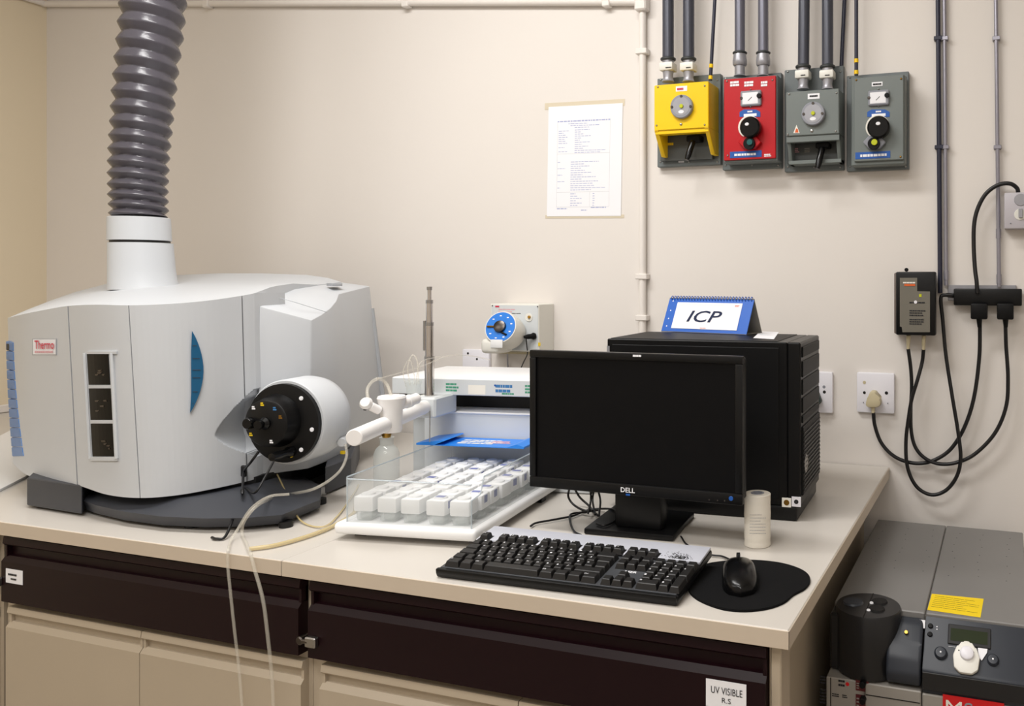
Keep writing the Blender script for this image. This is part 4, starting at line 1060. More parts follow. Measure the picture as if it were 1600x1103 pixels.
# ================================================================== notice on the wall
pc = onY(913, 251, -0.001)
pm = frame(pc, (1, 0, -0.018), (0, 0, 1))
nt_ = thing('paper_notice', 'white printed A4 notice taped to the wall', 'notice', tuple(pc))
pw, ph = 0.249, 0.333
bm = bmesh.new(); bm_box(bm, (-pw / 2, -ph / 2, 0.0002), (pw / 2, ph / 2, 0.001), pm); sh_ = from_bm('sheet', bm, 'paper', nt_)
for (x0, y0, x1, y1) in ((-pw / 2 - 0.014, ph / 2 - 0.008, pw / 2 + 0.006, ph / 2 + 0.012), (-pw / 2 - 0.006, -ph / 2 - 0.006, pw / 2 + 0.01, -ph / 2 + 0.004)):
    bm = bmesh.new(); bm_box(bm, (x0, y0, -0.0004), (x1, y1, 0.0001), pm); from_bm('tape_strip', bm, 'tape', nt_)
bm = bmesh.new(); rr = random.Random(21)
def dashes(x0, x1, y, h=0.0022):
    x = x0
    while x < x1:
        l = rr.uniform(0.004, 0.014); bm_rect(bm, pm, x, y, min(x + l, x1), y + h, 0.0012); x += l + 0.0022
dashes(-0.092, 0.085, 0.118, 0.004); dashes(-0.055, 0.01, 0.111); dashes(-0.048, 0.05, 0.105); dashes(-0.034, 0.018, 0.099)
for i in range(12):
    dashes(-0.033, -0.033 + rr.uniform(0.015, 0.055) + (0.06 if i > 9 else 0), 0.092 - i * 0.0062, 0.0018)
    if i % 2 == 0 or i < 6: dashes(-0.088, -0.088 + rr.uniform(0.012, 0.042), 0.090 - i * 0.0062, 0.0018)
for i in range(14):
    dashes(-0.045, -0.045 + rr.uniform(0.03, 0.13), -0.004 - i * 0.0065, 0.0018)
    if i % 3 == 0: dashes(-0.09, -0.09 + rr.uniform(0.01, 0.03), -0.004 - i * 0.0065, 0.0018)
for i in range(6): dashes(-0.045, -0.045 + rr.uniform(0.015, 0.04), -0.100 - i * 0.007, 0.0018); dashes(0.03, 0.037, -0.100 - i * 0.007, 0.0018)
dashes(0.025, 0.075, -0.142, 0.003); dashes(-0.09, -0.055, -0.145, 0.003); dashes(-0.008, 0.012, -0.150, 0.003)
tag(from_bm('print', bm, 'ink_faint', nt_), kind='stuff')
bm = bmesh.new()
for (x0, y0, x1, y1) in ((-0.092, -0.139, -0.0915, 0.122), (0.0845, -0.139, 0.085, 0.122), (-0.092, -0.139, 0.085, -0.1385), (-0.092, 0.0215, 0.085, 0.022), (-0.092, -0.094, 0.085, -0.0935), (0.02, -0.139, 0.0205, -0.094)): bm_rect(bm, pm, x0, y0, x1, y1, 0.0011)
tag(from_bm('ruled_lines', bm, 'icp_grey', nt_), kind='stuff')

# ================================================================== four control boxes on the wall
def control_frame(px0, py0, px1, py1, label, mt='plate_grey'):
    p = onY((px0 + px1) / 2, py1, -0.02)
    t = thing('control_box', label, 'control box', (p.x, 0, p.z))
    pl = plate('back_plate', px0, py0, px1, py1, -0.02, -0.0005, mt, t, 0.0015)
    for (x, y) in ((px0 + 5, py0 + 6), (px1 - 5, py0 + 6), (px0 + 5, py1 - 6), (px1 - 5, py1 - 6), ((px0 + px1) / 2, py1 - 6)): screw(x, y, -0.0202, pl)
    return t
def gauge_disc(px, py, Y, t):
    g = disc('dial', px, py, Y - 0.012, 18.5, 0.012, 'gauge_grey', t, 36, 0.002)
    disc('dial_face', px, py, Y - 0.0125, 14.5, 0.001, 'fitting_grey', g, 30, 0.0002)
    disc('dial_centre', px, py - 0.5, Y - 0.016, 3.2, 0.004, 'lime', g, 14)
    p = onY(px, py + 8.5, Y - 0.0135); lathe('dial_label', [(0.0085, 0), (0.008, 0.0005), (0, 0.0005)], (p.x, Y - 0.0125, p.z), (0, -1, 0), 'paper', g, 20, 40, 1.0, 0.55)
    for (dx, dy) in ((-14.5, 1), (14.5, 0), (0, -16)): disc('dial_screw', px + dx, py + dy, Y - 0.014, 2.2, 0.003, 'dark_steel', g, 10, 0.0004)
    return g
def switch_lever(hx0, hy0, hx1, hy1, tx, ty, Y, t):
    h = plate('switch_hub', hx0, hy0, hx1, hy1, Y - 0.03, Y, 'matt_black', t, 0.003)
    a = onY((hx0 + hx1) / 2, (hy0 + hy1) / 2 + 4, Y - 0.034); b = onY(tx, ty, Y - 0.05)
    lathe('switch_lever', [(0.006, 0), (0.0085, 0.006), (0.0085, (b - a).length * 0.75), (0.006, (b - a).length), (0, (b - a).length)], a, b - a, 'gloss_black', t, 14)
# yellow box
yb = control_frame(1027, 119, 1126, 259, 'yellow control box with round grey dial and black lever')
YY = -0.105
cov = plate('cover', 1022, 130, 1107, 202, YY, -0.0205, 'box_yellow', yb, 0.002)
x0, x1, z0, z1 = prect(1022, 130, 1107, 202, YY)
zc = onY(1070, 243, -0.06).z
for xx in (x0, x1 - 0.012):
    prism('hood_cheek', [(xx, YY, z0 + 0.001), (xx, -0.0205, z0 + 0.001), (xx, -0.0205, zc), (xx, -0.055, zc)], (0.012, 0, 0), 'box_yellow', yb, 0.001)
box('hood_lip', (x0 + 0.002, YY + 0.004, z0 - 0.010), (x1 - 0.002, YY + 0.03, z0), 'box_yellow', yb, 0.001)
inn = plate('switch_panel', 1032, 205, 1113, 250, -0.036, -0.0205, 'box_grey_dark', yb, 0.001)
wprint('print', 1043, 222, 1055, 227, -0.0364, 'ink_yellow', inn, 1, 4, fill=0.8, word=(0.2, 0.4))
for (x, y) in ((1028, 136), (1101, 134), (1026, 196), (1101, 195)): screw(x, y, YY - 0.0002, cov)
screw(1064, 194, YY - 0.0002, cov, 0.0042)
lb = plate('paper_label', 1056, 134.5, 1073.5, 142.5, YY - 0.0006, YY, 'paper', cov)
wprint('print', 1058, 136.5, 1071, 140.5, YY - 0.001, 'ink_red', lb, 1, 3, fill=0.8, word=(0.08, 0.2))
gauge_disc(1064, 166, YY, yb)
switch_lever(1072, 211, 1094, 221, 1073, 250, -0.036, yb)
wprint('print', 1060, 251, 1070, 254, -0.0205, 'paper', yb, 1, 5, fill=0.8, word=(0.2, 0.3))
# red box
rb = control_frame(1129, 117, 1221, 264, 'red control box with gauge window, knob and blue labels')
body_r = plate('housing', 1131, 120, 1215, 253, -0.070, -0.0205, 'plate_grey', rb, 0.002)
YR = -0.076
cov = plate('cover', 1131, 121, 1212, 249, YR, -0.0702, 'box_red', rb, 0.0015)
for k, (x0_, x1_) in enumerate(((1141, 1155), (1163, 1181), (1189, 1201))): wprint('print', x0_, 126, x1_, 135, YR - 0.0004, 'paper', cov, 2, 30 + k, fill=0.75, word=(0.15, 0.4))
wprint('print', 1194, 240, 1205, 245, YR - 0.0004, 'paper', cov, 2, 40, fill=0.6, word=(0.2, 0.4))
for (x, y) in ((1136, 127), (1207, 125), (1137, 243)): screw(x, y, YR - 0.0002, cov)
def gauge_window(px0, py0, px1, py1, Y, t):
    f = plate('gauge_frame', px0, py0, px1, py1, Y - 0.008, Y, 'gauge_grey', t, 0.003)
    g = plate('gauge_face', px0 + 3, py0 + 3, px1 - 4.5, py1 - 3, Y - 0.0085, Y - 0.004, 'paper', f, 0.001)
    cx_, cy_ = (px0 + px1) / 2 - 1, (py0 + py1) / 2
    tube('needle', [onY(cx_ - 3, cy_ + 4, Y - 0.009), onY(cx_ + 3, cy_ - 2, Y - 0.009)], 0.0006, 'ink_dark', f, 1, 5)
    disc('gauge_knob', px1 - 3.5, (py0 + py1) / 2 - 4, Y - 0.012, 3.8, 0.006, 'matt_black', f, 14)
    disc('gauge_lug', px0 + 1.5, (py0 + py1) / 2, Y - 0.010, 2.4, 0.004, 'dark_steel', f, 12)
    screw(cx_ + 1, py0 - 1, Y - 0.001, f, 0.0024); screw(cx_ + 1, py1 + 1.5, Y - 0.001, f, 0.0024)
def arch_label(px0, py0, px1, py1, Y, t):
    w3 = px1 - px0
    pts = [(px0, py1), (px1, py1), (px1, py0 + 4), (px1 - w3 * 0.2, py0), (px0 + w3 * 0.2, py0), (px0, py0 + 4)]
    lb = prism('blue_label', [onY(x, y, Y - 0.001) for x, y in pts], (0, 0.001, 0), 'label_blue', t)
    plate('white_strip', px0 + w3 * 0.2, py1 - 5, px1 - w3 * 0.18, py1 - 0.8, Y - 0.0015, Y - 0.0005, 'paper', lb)
    wprint('print', px0 + w3 * 0.38, py0 + 1.5, px1 - w3 * 0.38, py0 + 4.5, Y - 0.0014, 'paper', lb, 1, 3, fill=0.8, word=(0.25, 0.4))
def strip_label(px0, py0, px1, py1, Y, t, seed):
    lb = plate('blue_strip_label', px0, py0, px1, py1, Y - 0.001, Y, 'label_blue', t)
    wprint('print', px0 + (px1 - px0) * 0.14, py0 + 2.5, px1 - (px1 - px0) * 0.1, py1 - 2.5, Y - 0.0014, 'paper', lb, 1, seed, fill=0.7, word=(0.06, 0.16))
def rotary(px, py, rp, Y, t, ptr, vx, vy, vm, centre):
    k = disc('knob_ring', px - 1, py, Y - 0.010, rp + 1.2, 0.010, 'paper_warm', t, 30)
    disc('knob', px, py, Y - 0.030, rp, 0.020, 'gloss_black', k, 32, 0.004)
    p = onY(px + ptr[0], py + ptr[1], Y - 0.031); lathe('knob_pointer', [(0.006, 0), (0.005, 0.0015), (0, 0.0015)], p, (0, -1, 0), 'paper', k, 14, 40, 1.0, 0.75)
    hexp = [onY(vx + 18 * math.cos(a) * 1.0, vy + 11.5 * math.sin(a), Y - 0.014) for a in [PI / 3 * i for i in range(6)]]
    v = prism('valve_body', hexp, (0, 0.014, 0), vm, t, 0.002)
    p0_ = onY(vx - 2, vy + 3, Y - 0.02)
    disc('valve_stem', vx - 1, vy + 2, Y - 0.022, 9.5, 0.010, 'matt_black', v, 24)
    disc('valve_centre', vx, vy, Y - 0.026, 4.8, 0.006, centre, v, 18)
gauge_window(1156.5, 141, 1189, 165.5, YR, rb)
arch_label(1155.5, 171, 1188, 182.5, YR, rb)
strip_label(1140.5, 236, 1190, 246, YR, rb, 61)
rotary(1171, 198, 16.5, YR, rb, (-4, -4), 1171, 222, 'box_red', 'teal')
# grey box with lever
gb_ = control_frame(1226, 106, 1318, 267, 'grey control box with round dial, warning triangle and black lever')
YG = -0.095
cov = plate('cover', 1228, 141, 1311, 211, YG, -0.0205, 'box_grey', gb_, 0.002)
x0, x1, z0, z1 = prect(1228, 141, 1311, 211, YG)
zc = onY(1270, 256, -0.06).z
for xx in (x0, x1 - 0.010): prism('hood_cheek', [(xx, YG + 0.006, z0), (xx, -0.0205, z0), (xx, -0.0205, zc), (xx, -0.060, zc)], (0.010, 0, 0), 'box_grey', gb_, 0.001)
box('hood_lip', (x0, YG + 0.004, z0 - 0.016), (x1, YG + 0.02, z0), 'box_grey', gb_, 0.001)
box('hood_sill', (x0, -0.066, zc), (x1, -0.0205, zc + 0.010), 'box_grey', gb_, 0.001)
inn = plate('switch_panel', 1230, 214, 1312, 254, -0.036, -0.0205, 'box_grey_dark', gb_, 0.001)
wprint('print', 1242, 231, 1249, 239, -0.0364, 'ink_pink', inn, 3, 4, fill=0.5, word=(0.3, 0.5))
wprint('print', 1257, 231, 1266, 239, -0.0364, 'chiller_front', inn, 3, 5, fill=0.4, word=(0.2, 0.5))
for (x, y) in ((1233, 147), (1307, 145), (1231, 210), (1306, 205)): screw(x, y, YG - 0.0002, cov)
screw(1268.5, 204.5, YG - 0.0002, cov, 0.0045)
lb = plate('paper_label', 1262, 146, 1280.5, 154.5, YG - 0.0006, YG, 'paper', cov)
wprint('print', 1265, 148, 1278, 152, YG - 0.001, 'ink_dark', lb, 1, 6, fill=0.6, word=(0.1, 0.2))
tri = prism('warning_triangle', [onY(x, y, YG - 0.0008) for x, y in ((1239.5, 208), (1249.5, 208), (1244.5, 195))], (0, 0.0008, 0), 'paper_warm', cov)
prism('warning_mark', [onY(x, y, YG - 0.0012) for x, y in ((1242, 207), (1247.5, 207), (1246.5, 201.5), (1244, 200.5))], (0, 0.0005, 0), 'ink_orange', tri)
gauge_disc(1270, 177, YG, gb_)
switch_lever(1274, 222, 1296, 231, 1277, 264, -0.036, gb_)
# plain grey box
hb_ = control_frame(1323, 115, 1420, 266, 'grey control box with gauge window, black knob and blue labels')
plate('housing', 1330, 119, 1414, 258, -0.066, -0.0205, 'box_grey', hb_, 0.003)
YH = -0.074
cov = plate('cover', 1334, 119, 1412, 251, YH, -0.0662, 'box_grey', hb_, 0.002)
for (x, y) in ((1338, 125), (1408, 123), (1407, 245)): screw(x, y, YH - 0.0002, cov, 0.0028, 'brass')
lb = plate('paper_label', 1362, 128, 1379, 134.5, YH - 0.0006, YH, 'paper', cov)
wprint('print', 1364, 129.5, 1377, 133, YH - 0.001, 'ink_dark', lb, 1, 6, fill=0.7, word=(0.1, 0.3))
gauge_window(1356, 140.5, 1389, 164.5, YH, hb_)
arch_label(1355, 171, 1390, 182.5, YH, hb_)
strip_label(1336.5, 237, 1391, 247.5, YH, hb_, 62)
rotary(1372, 198, 17.5, YH, hb_, (0, -5), 1366, 222, 'gauge_grey', 'lime')

# conduit pipes above the boxes
def pipe(px_t, px_b, py_end, rp, Y, m, label, fit, group):
    a = onY(px_b, py_end, Y); b = onY(px_t, 0, Y)
    k = (b.x - a.x) / (b.z - a.z); top = Vector((a.x + k * (CEIL - a.z), Y, CEIL))
    d = (a - CAM).dot(SHELLD); r = rp * d / F
    t = thing('conduit_pipe', label, 'pipe', tuple(a), group)
    px2z = d / F
    def zz(dy): return a.z + dy * px2z
    if fit == 'white':
        lathe('pipe', [(r, zz(38) - a.z), (r, CEIL - a.z)], a, top - a, m, t, 20)
        lathe('locking_ring', [(r * 1.2, 0), (r * 1.35, 0.002), (r * 1.35, 0.006), (r * 1.1, 0.009)], Vector((a.x, Y, zz(33))), (0, 0, 1), 'fitting_dark', t, 20)
        lathe('neck', [(r, 0), (r, zz(34) - zz(28))], Vector((a.x, Y, zz(28))), (0, 0, 1), 'fitting_grey', t, 18)
        box('gland_nut', (a.x - r * 1.25, Y - r * 1.2, zz(16)), (a.x + r * 1.25, Y + r * 1.2, zz(29)), 'offwhite_plastic', t, 0.004, 2)
        wprint('print', px_b - 4, py_end - 24, px_b + 5, py_end - 21, Y - r * 1.2 - 0.0004, 'ink_dark', t, 1, int(px_b), fill=0.5, word=(0.2, 0.3))
        lathe('gland', [(r * 1.12, 0), (r * 0.95, 0.004), (r * 0.85, 0.012), (r * 0.98, zz(17) - a.z)], a, (0, 0, 1), 'fitting_grey', t, 20)
    elif fit == 'grey':
        lathe('pipe', [(r, zz(38) - a.z), (r, CEIL - a.z)], a, top - a, m, t, 20)
        lathe('locking_ring', [(r * 1.2, 0), (r * 1.4, 0.002), (r * 1.4, 0.005), (r * 1.1, 0.008)], Vector((a.x, Y, zz(34))), (0, 0, 1), 'fitting_dark', t, 20)
        lathe('coupling', [(r * 1.2, 0), (r * 1.4, 0.004), (r * 1.4, 0.014), (r * 1.2, zz(35) - zz(16))], Vector((a.x, Y, zz(16))), (0, 0, 1), 'fitting_grey', t, 12)
        lathe('gland', [(r * 1.2, 0), (r * 1.0, 0.003), (r * 1.0, zz(17) - a.z)], a, (0, 0, 1), 'fitting_grey', t, 20)
    else:
        lathe('pipe', [(r, 0), (r, CEIL - a.z)], a, top - a, m, t, 12)
        if fit == 'band':
            for dy in (2, 20): lathe('yellow_band', [(r * 1.2, 0), (r * 1.2, 0.010)], a + (top - a).normalized() * (dy * px2z), top - a, 'box_yellow', t, 12)
G_ = 'conduit pipes above the control boxes'
for a, side in ((1044, 'nearer the cream vertical conduit'), (1076, 'beside the thin banded tube')): pipe(a, a, 128, 9, -0.055, 'pipe_dark', 'dark grey conduit pipe entering the yellow box, ' + side, 'white', G_)
for a, side in ((1156, 'nearer the yellow box'), (1192.5, 'nearer the grey lever box')): pipe(a, a, 119, 8.2, -0.045, 'pipe_mid', 'mid grey conduit pipe entering the red box, ' + side, 'grey', G_)
for a, b, side in ((1256.5, 1255, 'nearer the red box'), (1293, 1293, 'nearer the plain grey box')): pipe(a, b, 140, 9, -0.055, 'pipe_dark', 'dark grey conduit pipe entering the grey lever box, ' + side, 'white', G_)
pipe(1117, 1110, 126, 2.8, -0.045, 'cable_navy', 'thin dark tube with yellow bands entering the yellow box', 'band', G_)
pipe(1319.5, 1314.5, 108, 3.2, -0.014, 'cable_navy', 'thin plain dark tube beside the grey lever box', 'none', G_)
pipe(1338, 1338, 118, 3.0, -0.045, 'cable_navy', 'thin dark tube with yellow bands entering the plain grey box', 'band', G_)
# conduits on the right
def conduit(px0, py0, px1, py1, rp, Y, m, label, sleeve=None):
    a, b = onY(px1, py1, Y), onY(px0, py0, Y); top = a + (b - a) * ((CEIL - a.z) / (b.z - a.z))
    r = rp * (a - CAM).dot(SHELLD) / F
    t = thing('wall_conduit', label, 'conduit', tuple(a))
    cyl('tube', a, top, r, m, t, 14)
    for s in (sleeve or ()):
        p = onY(lerp(px0, px1, s / py1), s, Y); cyl('sleeve', p - Vector((0, 0, 0.012)), p + Vector((0, 0, 0.012)), r * 1.25, 'pipe_light', t, 14)
    for s in (60, 230):
        p = onY(lerp(px0, px1, s / py1), s, Y)
        box('saddle', (p.x - r * 1.8, Y - r * 1.15, p.z - 0.005), (p.x + r * 1.8, -0.0003, p.z + 0.005), m, t, 0.001)
conduit(1465.5, 0, 1469, 458, 3.6, -0.012, 'cable_navy', 'dark wall conduit running down beside the black adapter')
conduit(1475.5, 0, 1478.5, 446, 3.0, -0.012, 'pipe_light', 'pale grey wall conduit next to the dark one above the power strip', (430,))
conduit(1556, 0, 1561, 448, 3.2, -0.012, 'pipe_light', 'pale grey wall conduit passing behind the black looped cable', (365, 436))

# ================================================================== dosing timer and sockets
p = onY(805, 550, -0.09)
dt = thing('wall_timer', 'white wall box with tilted blue dial and black connector', 'timer', (p.x, 0, p.z))
YT = -0.085
case = plate('case', 766, 475, 842, 549, YT, -0.0005, 'offwhite_plastic', dt, 0.002)
plate('front_panel', 768, 477, 840.5, 547, YT - 0.0012, YT, 'sampler_grey', case, 0.0005)
Yp = YT - 0.0014
for (x, y) in ((769.5, 477.5), (840, 479)): screw(x, y, Yp, case, 0.002, 'dark_steel')
wprint('print', 774, 477, 780, 480, Yp, 'ink_red', case, 1, 2, fill=0.8, word=(0.3, 0.4))
wprint('print', 779, 482, 808, 489, Yp, 'ink_pink', case, 2, 3, fill=0.4, word=(0.1, 0.3))
wprint('print', 777, 488.5, 814, 491, Yp, 'ink_dark', case, 1, 5, fill=0.35, word=(0.1, 0.2))
ds = disc('dial_plate', 826, 496, Yp - 0.002, 6.5, 0.002, 'offwhite_plastic', case, 22, 0.0006, )
disc('indicator', 826, 495.5, Yp - 0.006, 2.4, 0.006, 'brass', case, 14)
wprint('yellow_mark', 841, 534, 845, 540, Yp, 'ink_yellow', case, 1, 9, fill=0.9, word=(0.4, 0.6))
n_ = Vector((0.12, -0.90, 0.36)).normalized()
dcn = onY(782, 511, -0.165)
hs = lathe('dial_housing', [(0.0475, 0), (0.0475, 0.002), (0.050, 0.006), (0.051, 0.045), (0.048, 0.066), (0.0, 0.068)], dcn, -n_, 'offwhite_plastic', dt, 40)
bd = lathe('blue_dial', [(0.0445, 0), (0.0445, 0.0015), (0, 0.0015)], dcn, n_, 'label_blue', dt, 40)
M['dial_blue'] = mat('dial_blue', rgb(22, 118, 214), 0.35, var=0.05); bd.data.materials[0] = M['dial_blue']
lathe('dial_knob', [(0.018, 0), (0.017, 0.008), (0.010, 0.010), (0, 0.010)], dcn + n_ * 0.0015, n_, 'dark_steel', bd, 24)
ux, uy, uz = basis(n_)
tube('dial_pointer', [dcn + n_ * 0.004 - ux * 0.018, dcn + n_ * 0.004 - ux * 0.040 ], 0.0028, 'brass', bd, 1, 6)
tube('dial_pointer', [dcn + n_ * 0.004 + ux * 0.006 - uy * 0.016, dcn + n_ * 0.004 + ux * 0.024 - uy * 0.024 ], 0.003, 'matt_black', bd, 1, 6)
for k in range(9):
    a = 2 * PI * k / 9 + 0.3; q = dcn + n_ * 0.0019 + ux * (0.034 * math.cos(a)) + uy * (0.034 * math.sin(a))
    bm = bmesh.new(); bm_rect(bm, frame(q, ux, uy), -0.003, -0.0016, 0.003, 0.0016, 0); from_bm('dial_number', bm, 'paper', bd)
sp = onY(769, 540, -0.16)
box('spout', sp - Vector((0.028, 0.02, 0.022)), sp + Vector((0.034, 0.06, 0.020)), 'offwhite_plastic', dt, 0.012, 3)
box('spout_window', onY(776, 537, -0.182) - Vector((0.020, 0.002, 0.012)), onY(776, 537, -0.182) + Vector((0.020, 0.002, 0.012)), 'white_plastic', dt, 0.004, 2)
ca, cb = onY(836, 525, Yp), onY(819, 526.5, -0.115)
lathe('connector', [(0.009, 0), (0.0105, 0.006), (0.0075, 0.012), (0.0075, (cb - ca).length - 0.012), (0.004, (cb - ca).length), (0, (cb - ca).length)], ca, cb - ca, 'matt_black', dt, 16)
tube('connector_cord', [onY(822, 527, -0.112), onY(823, 540, -0.10), onY(824, 553, -0.07), onY(818, 566, -0.03), onY(812, 580, -0.008)], 0.0017, 'cable_black', dt)
tube('supply_cord', [onY(793, 549, -0.03), onY(793, 562, -0.012), onY(794, 580, -0.008)], 0.0024, 'fitting_grey', dt)
plate('mount_rail', 768, 549.5, 838, 553, -0.03, -0.0005, 'plug_beige', dt)
def socket(px0, py0, px1, py1, label):
    p = onY((px0 + px1) / 2, py1, 0)
    t = thing('wall_socket', label, 'wall socket', (p.x, 0, p.z))
    f = plate('face_plate', px0, py0, px1, py1, -0.013, -0.0003, 'outlet_white', t, 0.004, 2)
    return t, f
t, f = socket(1246, 580.5, 1301, 644.5, 'white wall socket partly hidden behind the computer tower')
for (x, y, r, m_) in ((1287.5, 604.5, 2.4, 'gauge_grey'), (1288, 612.5, 2.5, 'dark_gap'), (1262, 604, 2.4, 'gauge_grey')): disc('pin_hole', x, y, -0.0135, r, 0.001, m_, f, 14, 0.0002)
tp = [onY(x, y, -0.035) for x, y in ((1268, 606), (1277, 612), (1283, 628), (1278, 634), (1268, 636))]
prism('plug_top', tp, (0, 0.0215, 0), 'teal', t, 0.003)
M['teal_dark'] = mat('teal_dark', rgb(52, 66, 62), 0.5)
t.children[-1].data.materials[0] = M['teal_dark']
t, f = socket(1338.5, 582.5, 1397.5, 645.5, 'white wall socket holding a beige plug')
for (x, y, r, m_) in ((1350.5, 597.5, 2.6, 'plug_beige'), (1350.5, 613.5, 2.3, 'dark_gap'), (1385, 614, 2.6, 'dark_gap')): disc('pin_hole', x, y, -0.0138, r, 0.0015, m_, f, 14, 0.0002)
for (x, y) in ((1349, 628.5), (1387, 630)): screw(x, y, -0.0132, f, 0.0016, 'gauge_grey')
t2, f2 = socket(722, 546, 764, 600, 'white wall socket below the blue dial timer')
for (x, y) in ((731, 552), (745, 561)): disc('pin_hole', x, y, -0.0138, 1.8, 0.0015, 'dark_gap', f2, 10, 0.0002)

pl = thing('mains_plug', 'beige mains plug with black cord in the wall socket', 'plug', tuple(onY(1364, 650, -0.03)))
pp = [(1360, 611), (1368, 611.5), (1373, 623), (1376, 626), (1375, 634), (1370, 637), (1357, 637), (1352, 634), (1353, 627), (1355, 622)]
prism('plug_body', [onY(x, y, -0.042) for x, y in pp], (0, 0.0288, 0), 'plug_beige', pl, 0.004, None, 2)
cyl('cord_grip', onY(1364, 636, -0.03), onY(1364.5, 645, -0.03), 0.0048, 'plug_beige', pl, 12)
YCb = -0.022
def wcable(name, pts, r, m, parent=None, ys=None):
    return tube(name, [onY(x, y, (ys[i] if ys else YCb)) for i, (x, y) in enumerate(pts)], r, m, parent, 8, 8)
wcable('cord', [(1364.5, 644), (1367, 665), (1376, 690), (1392, 709), (1412, 720), (1437, 724), (1462, 718), (1487, 700), (1508, 665), (1522, 620), (1530, 560), (1531, 512), (1530, 500)], 0.0050, 'cable_black', pl, [-0.03, -0.026] + [-0.022] * 9 + [-0.03, -0.045])
bl_ = plate('strip_plug', 1516.5, 474, 1543, 499, -0.062, -0.036, 'matt_black', pl, 0.004, 2)
cyl('plug_grip', onY(1530, 497, -0.048), onY(1530.5, 511, -0.044), 0.0075, 'matt_black', pl, 12, 0.0052)

# ================================================================== adapter, power strip, switch box
p = onY(1430, 524, -0.03)
ad = thing('power_adapter', 'dark power adapter box with grey label hung on the wall', 'power adapter', (p.x, 0, p.z))
plate('rear_half', 1397, 426, 1459, 522, -0.040, -0.0005, 'plug_beige', ad, 0.003, 2)
M['adapter_rear'] = mat('adapter_rear', rgb(104, 92, 84), 0.5); ad.children[-1].data.materials[0] = M['adapter_rear']
fr_a = plate('front_half', 1399.5, 424.5, 1462, 524, -0.068, -0.0405, 'plastic_black', ad, 0.004, 2)
lp = [(1406, 434), (1433, 434), (1433, 455), (1453, 455.5), (1453, 519), (1410, 519), (1409, 511), (1406, 510)]
lbl = prism('rating_label', [onY(x, y, -0.069) for x, y in lp], (0, 0.001, 0), 'adapter_grey', fr_a)
wprint('print', 1411, 440, 1430, 443, -0.0694, 'paper_warm', fr_a, 1, 2, fill=0.7, word=(0.2, 0.3)); wprint('print', 1413, 443, 1430, 446.5, -0.0694, 'ink_orange', fr_a, 1, 3, fill=0.9, word=(0.4, 0.6))
for k, (y, n3) in enumerate(((471, 1), (484, 2), (491, 1), (498, 3))): wprint('print', 1421, y, 1446, y + 3 * n3 + 1, -0.0694, 'ink_dark', fr_a, n3, 5 + k, fill=0.5, word=(0.06, 0.2))
disc('label_screw', 1430.5, 472, -0.0705, 2.6, 0.0015, 'outlet_white', fr_a, 12, 0.0002)
plate('label_led', 1436, 459.5, 1440, 464, -0.0697, -0.069, 'lime', fr_a)
disc('hang_peg', 1416, 421.5, -0.03, 3, 0.01, 'matt_black', ad, 12)
for px in (1419.5, 1443.5): cyl('outlet_gland', onY(px, 524, -0.045), onY(px - 0.5, 546, -0.04), 0.0058, 'plug_beige', ad, 12, 0.004)
wcable('lead', [(1419, 545), (1423, 575), (1424.5, 605), (1423, 640), (1424, 675), (1431, 700), (1447, 717), (1470, 725), (1497, 722), (1525, 708), (1555, 676), (1572, 635), (1575, 590), (1572, 540), (1571, 505)], 0.0048, 'cable_black', ad, [-0.04, -0.034] + [-0.031] * 10 + [-0.03, -0.034, -0.045])
plate('strip_plug', 1557.5, 474, 1584, 499.5, -0.062, -0.036, 'matt_black', ad, 0.004, 2)
cyl('plug_grip', onY(1571, 497, -0.048), onY(1571.5, 511, -0.044), 0.0075, 'matt_black', ad, 12, 0.0052)
wcable('lead', [(1443, 546), (1441, 565), (1434, 592), (1425, 622), (1420, 650), (1415.5, 690), (1418, 730), (1432, 760), (1455, 773), (1478, 766), (1495, 744), (1501, 715), (1497, 675), (1488, 620), (1478, 555), (1473, 500), (1470, 466), (1478, 461), (1488, 461)], 0.0048, 'cable_black', ad, [-0.04, -0.034] + [-0.040] * 11 + [-0.035, -0.03, -0.03, -0.035, -0.035, -0.035])
ps = thing('power_strip', 'black power strip mounted on the wall below the conduits', 'power strip', tuple(onY(1543, 478, -0.02)))
plate('strip_body', 1490, 451, 1597, 477.5, -0.035, -0.0085, 'plastic_black', ps, 0.003, 2)
plate('backing', 1481, 445.5, 1588, 470, -0.008, -0.0003, 'fitting_grey', ps, 0.001)
cyl('cord_gland', onY(1491, 462, -0.035) + Vector((0, 0.012, 0)), onY(1478, 462, -0.035) + Vector((0, 0.012, 0)), 0.0065, 'plastic_black', ps, 14, 0.004)
for px in (1511, 1530, 1570): disc('socket_hole', px, 463, -0.0355, 1.8, 0.001, 'dark_gap', ps, 10, 0.0001)
sb = thing('switch_box', 'pale grey surface switch box with black cable entering its top', 'switch box', tuple(onY(1590, 357, -0.02)))
plate('box_body', 1569, 300, 1636, 357, -0.045, -0.0005, 'gauge_grey', sb, 0.004, 2)
M['switch_grey'] = mat('switch_grey', rgb(186, 182, 188), 0.4); sb.children[-1].data.materials[0] = M['switch_grey']
e_ = disc('embossed_badge', 1594.5, 312, -0.047, 9.5, 0.002, 'fitting_grey', sb, 18)
disc('rocker_ring', 1594, 335, -0.047, 9, 0.002, 'offwhite_plastic', sb, 24)
plate('rocker', 1591.5, 326, 1598, 340, -0.053, -0.047, 'fitting_grey', sb, 0.001)
screw(1579, 349, -0.0452, sb, 0.0018, 'gauge_grey')
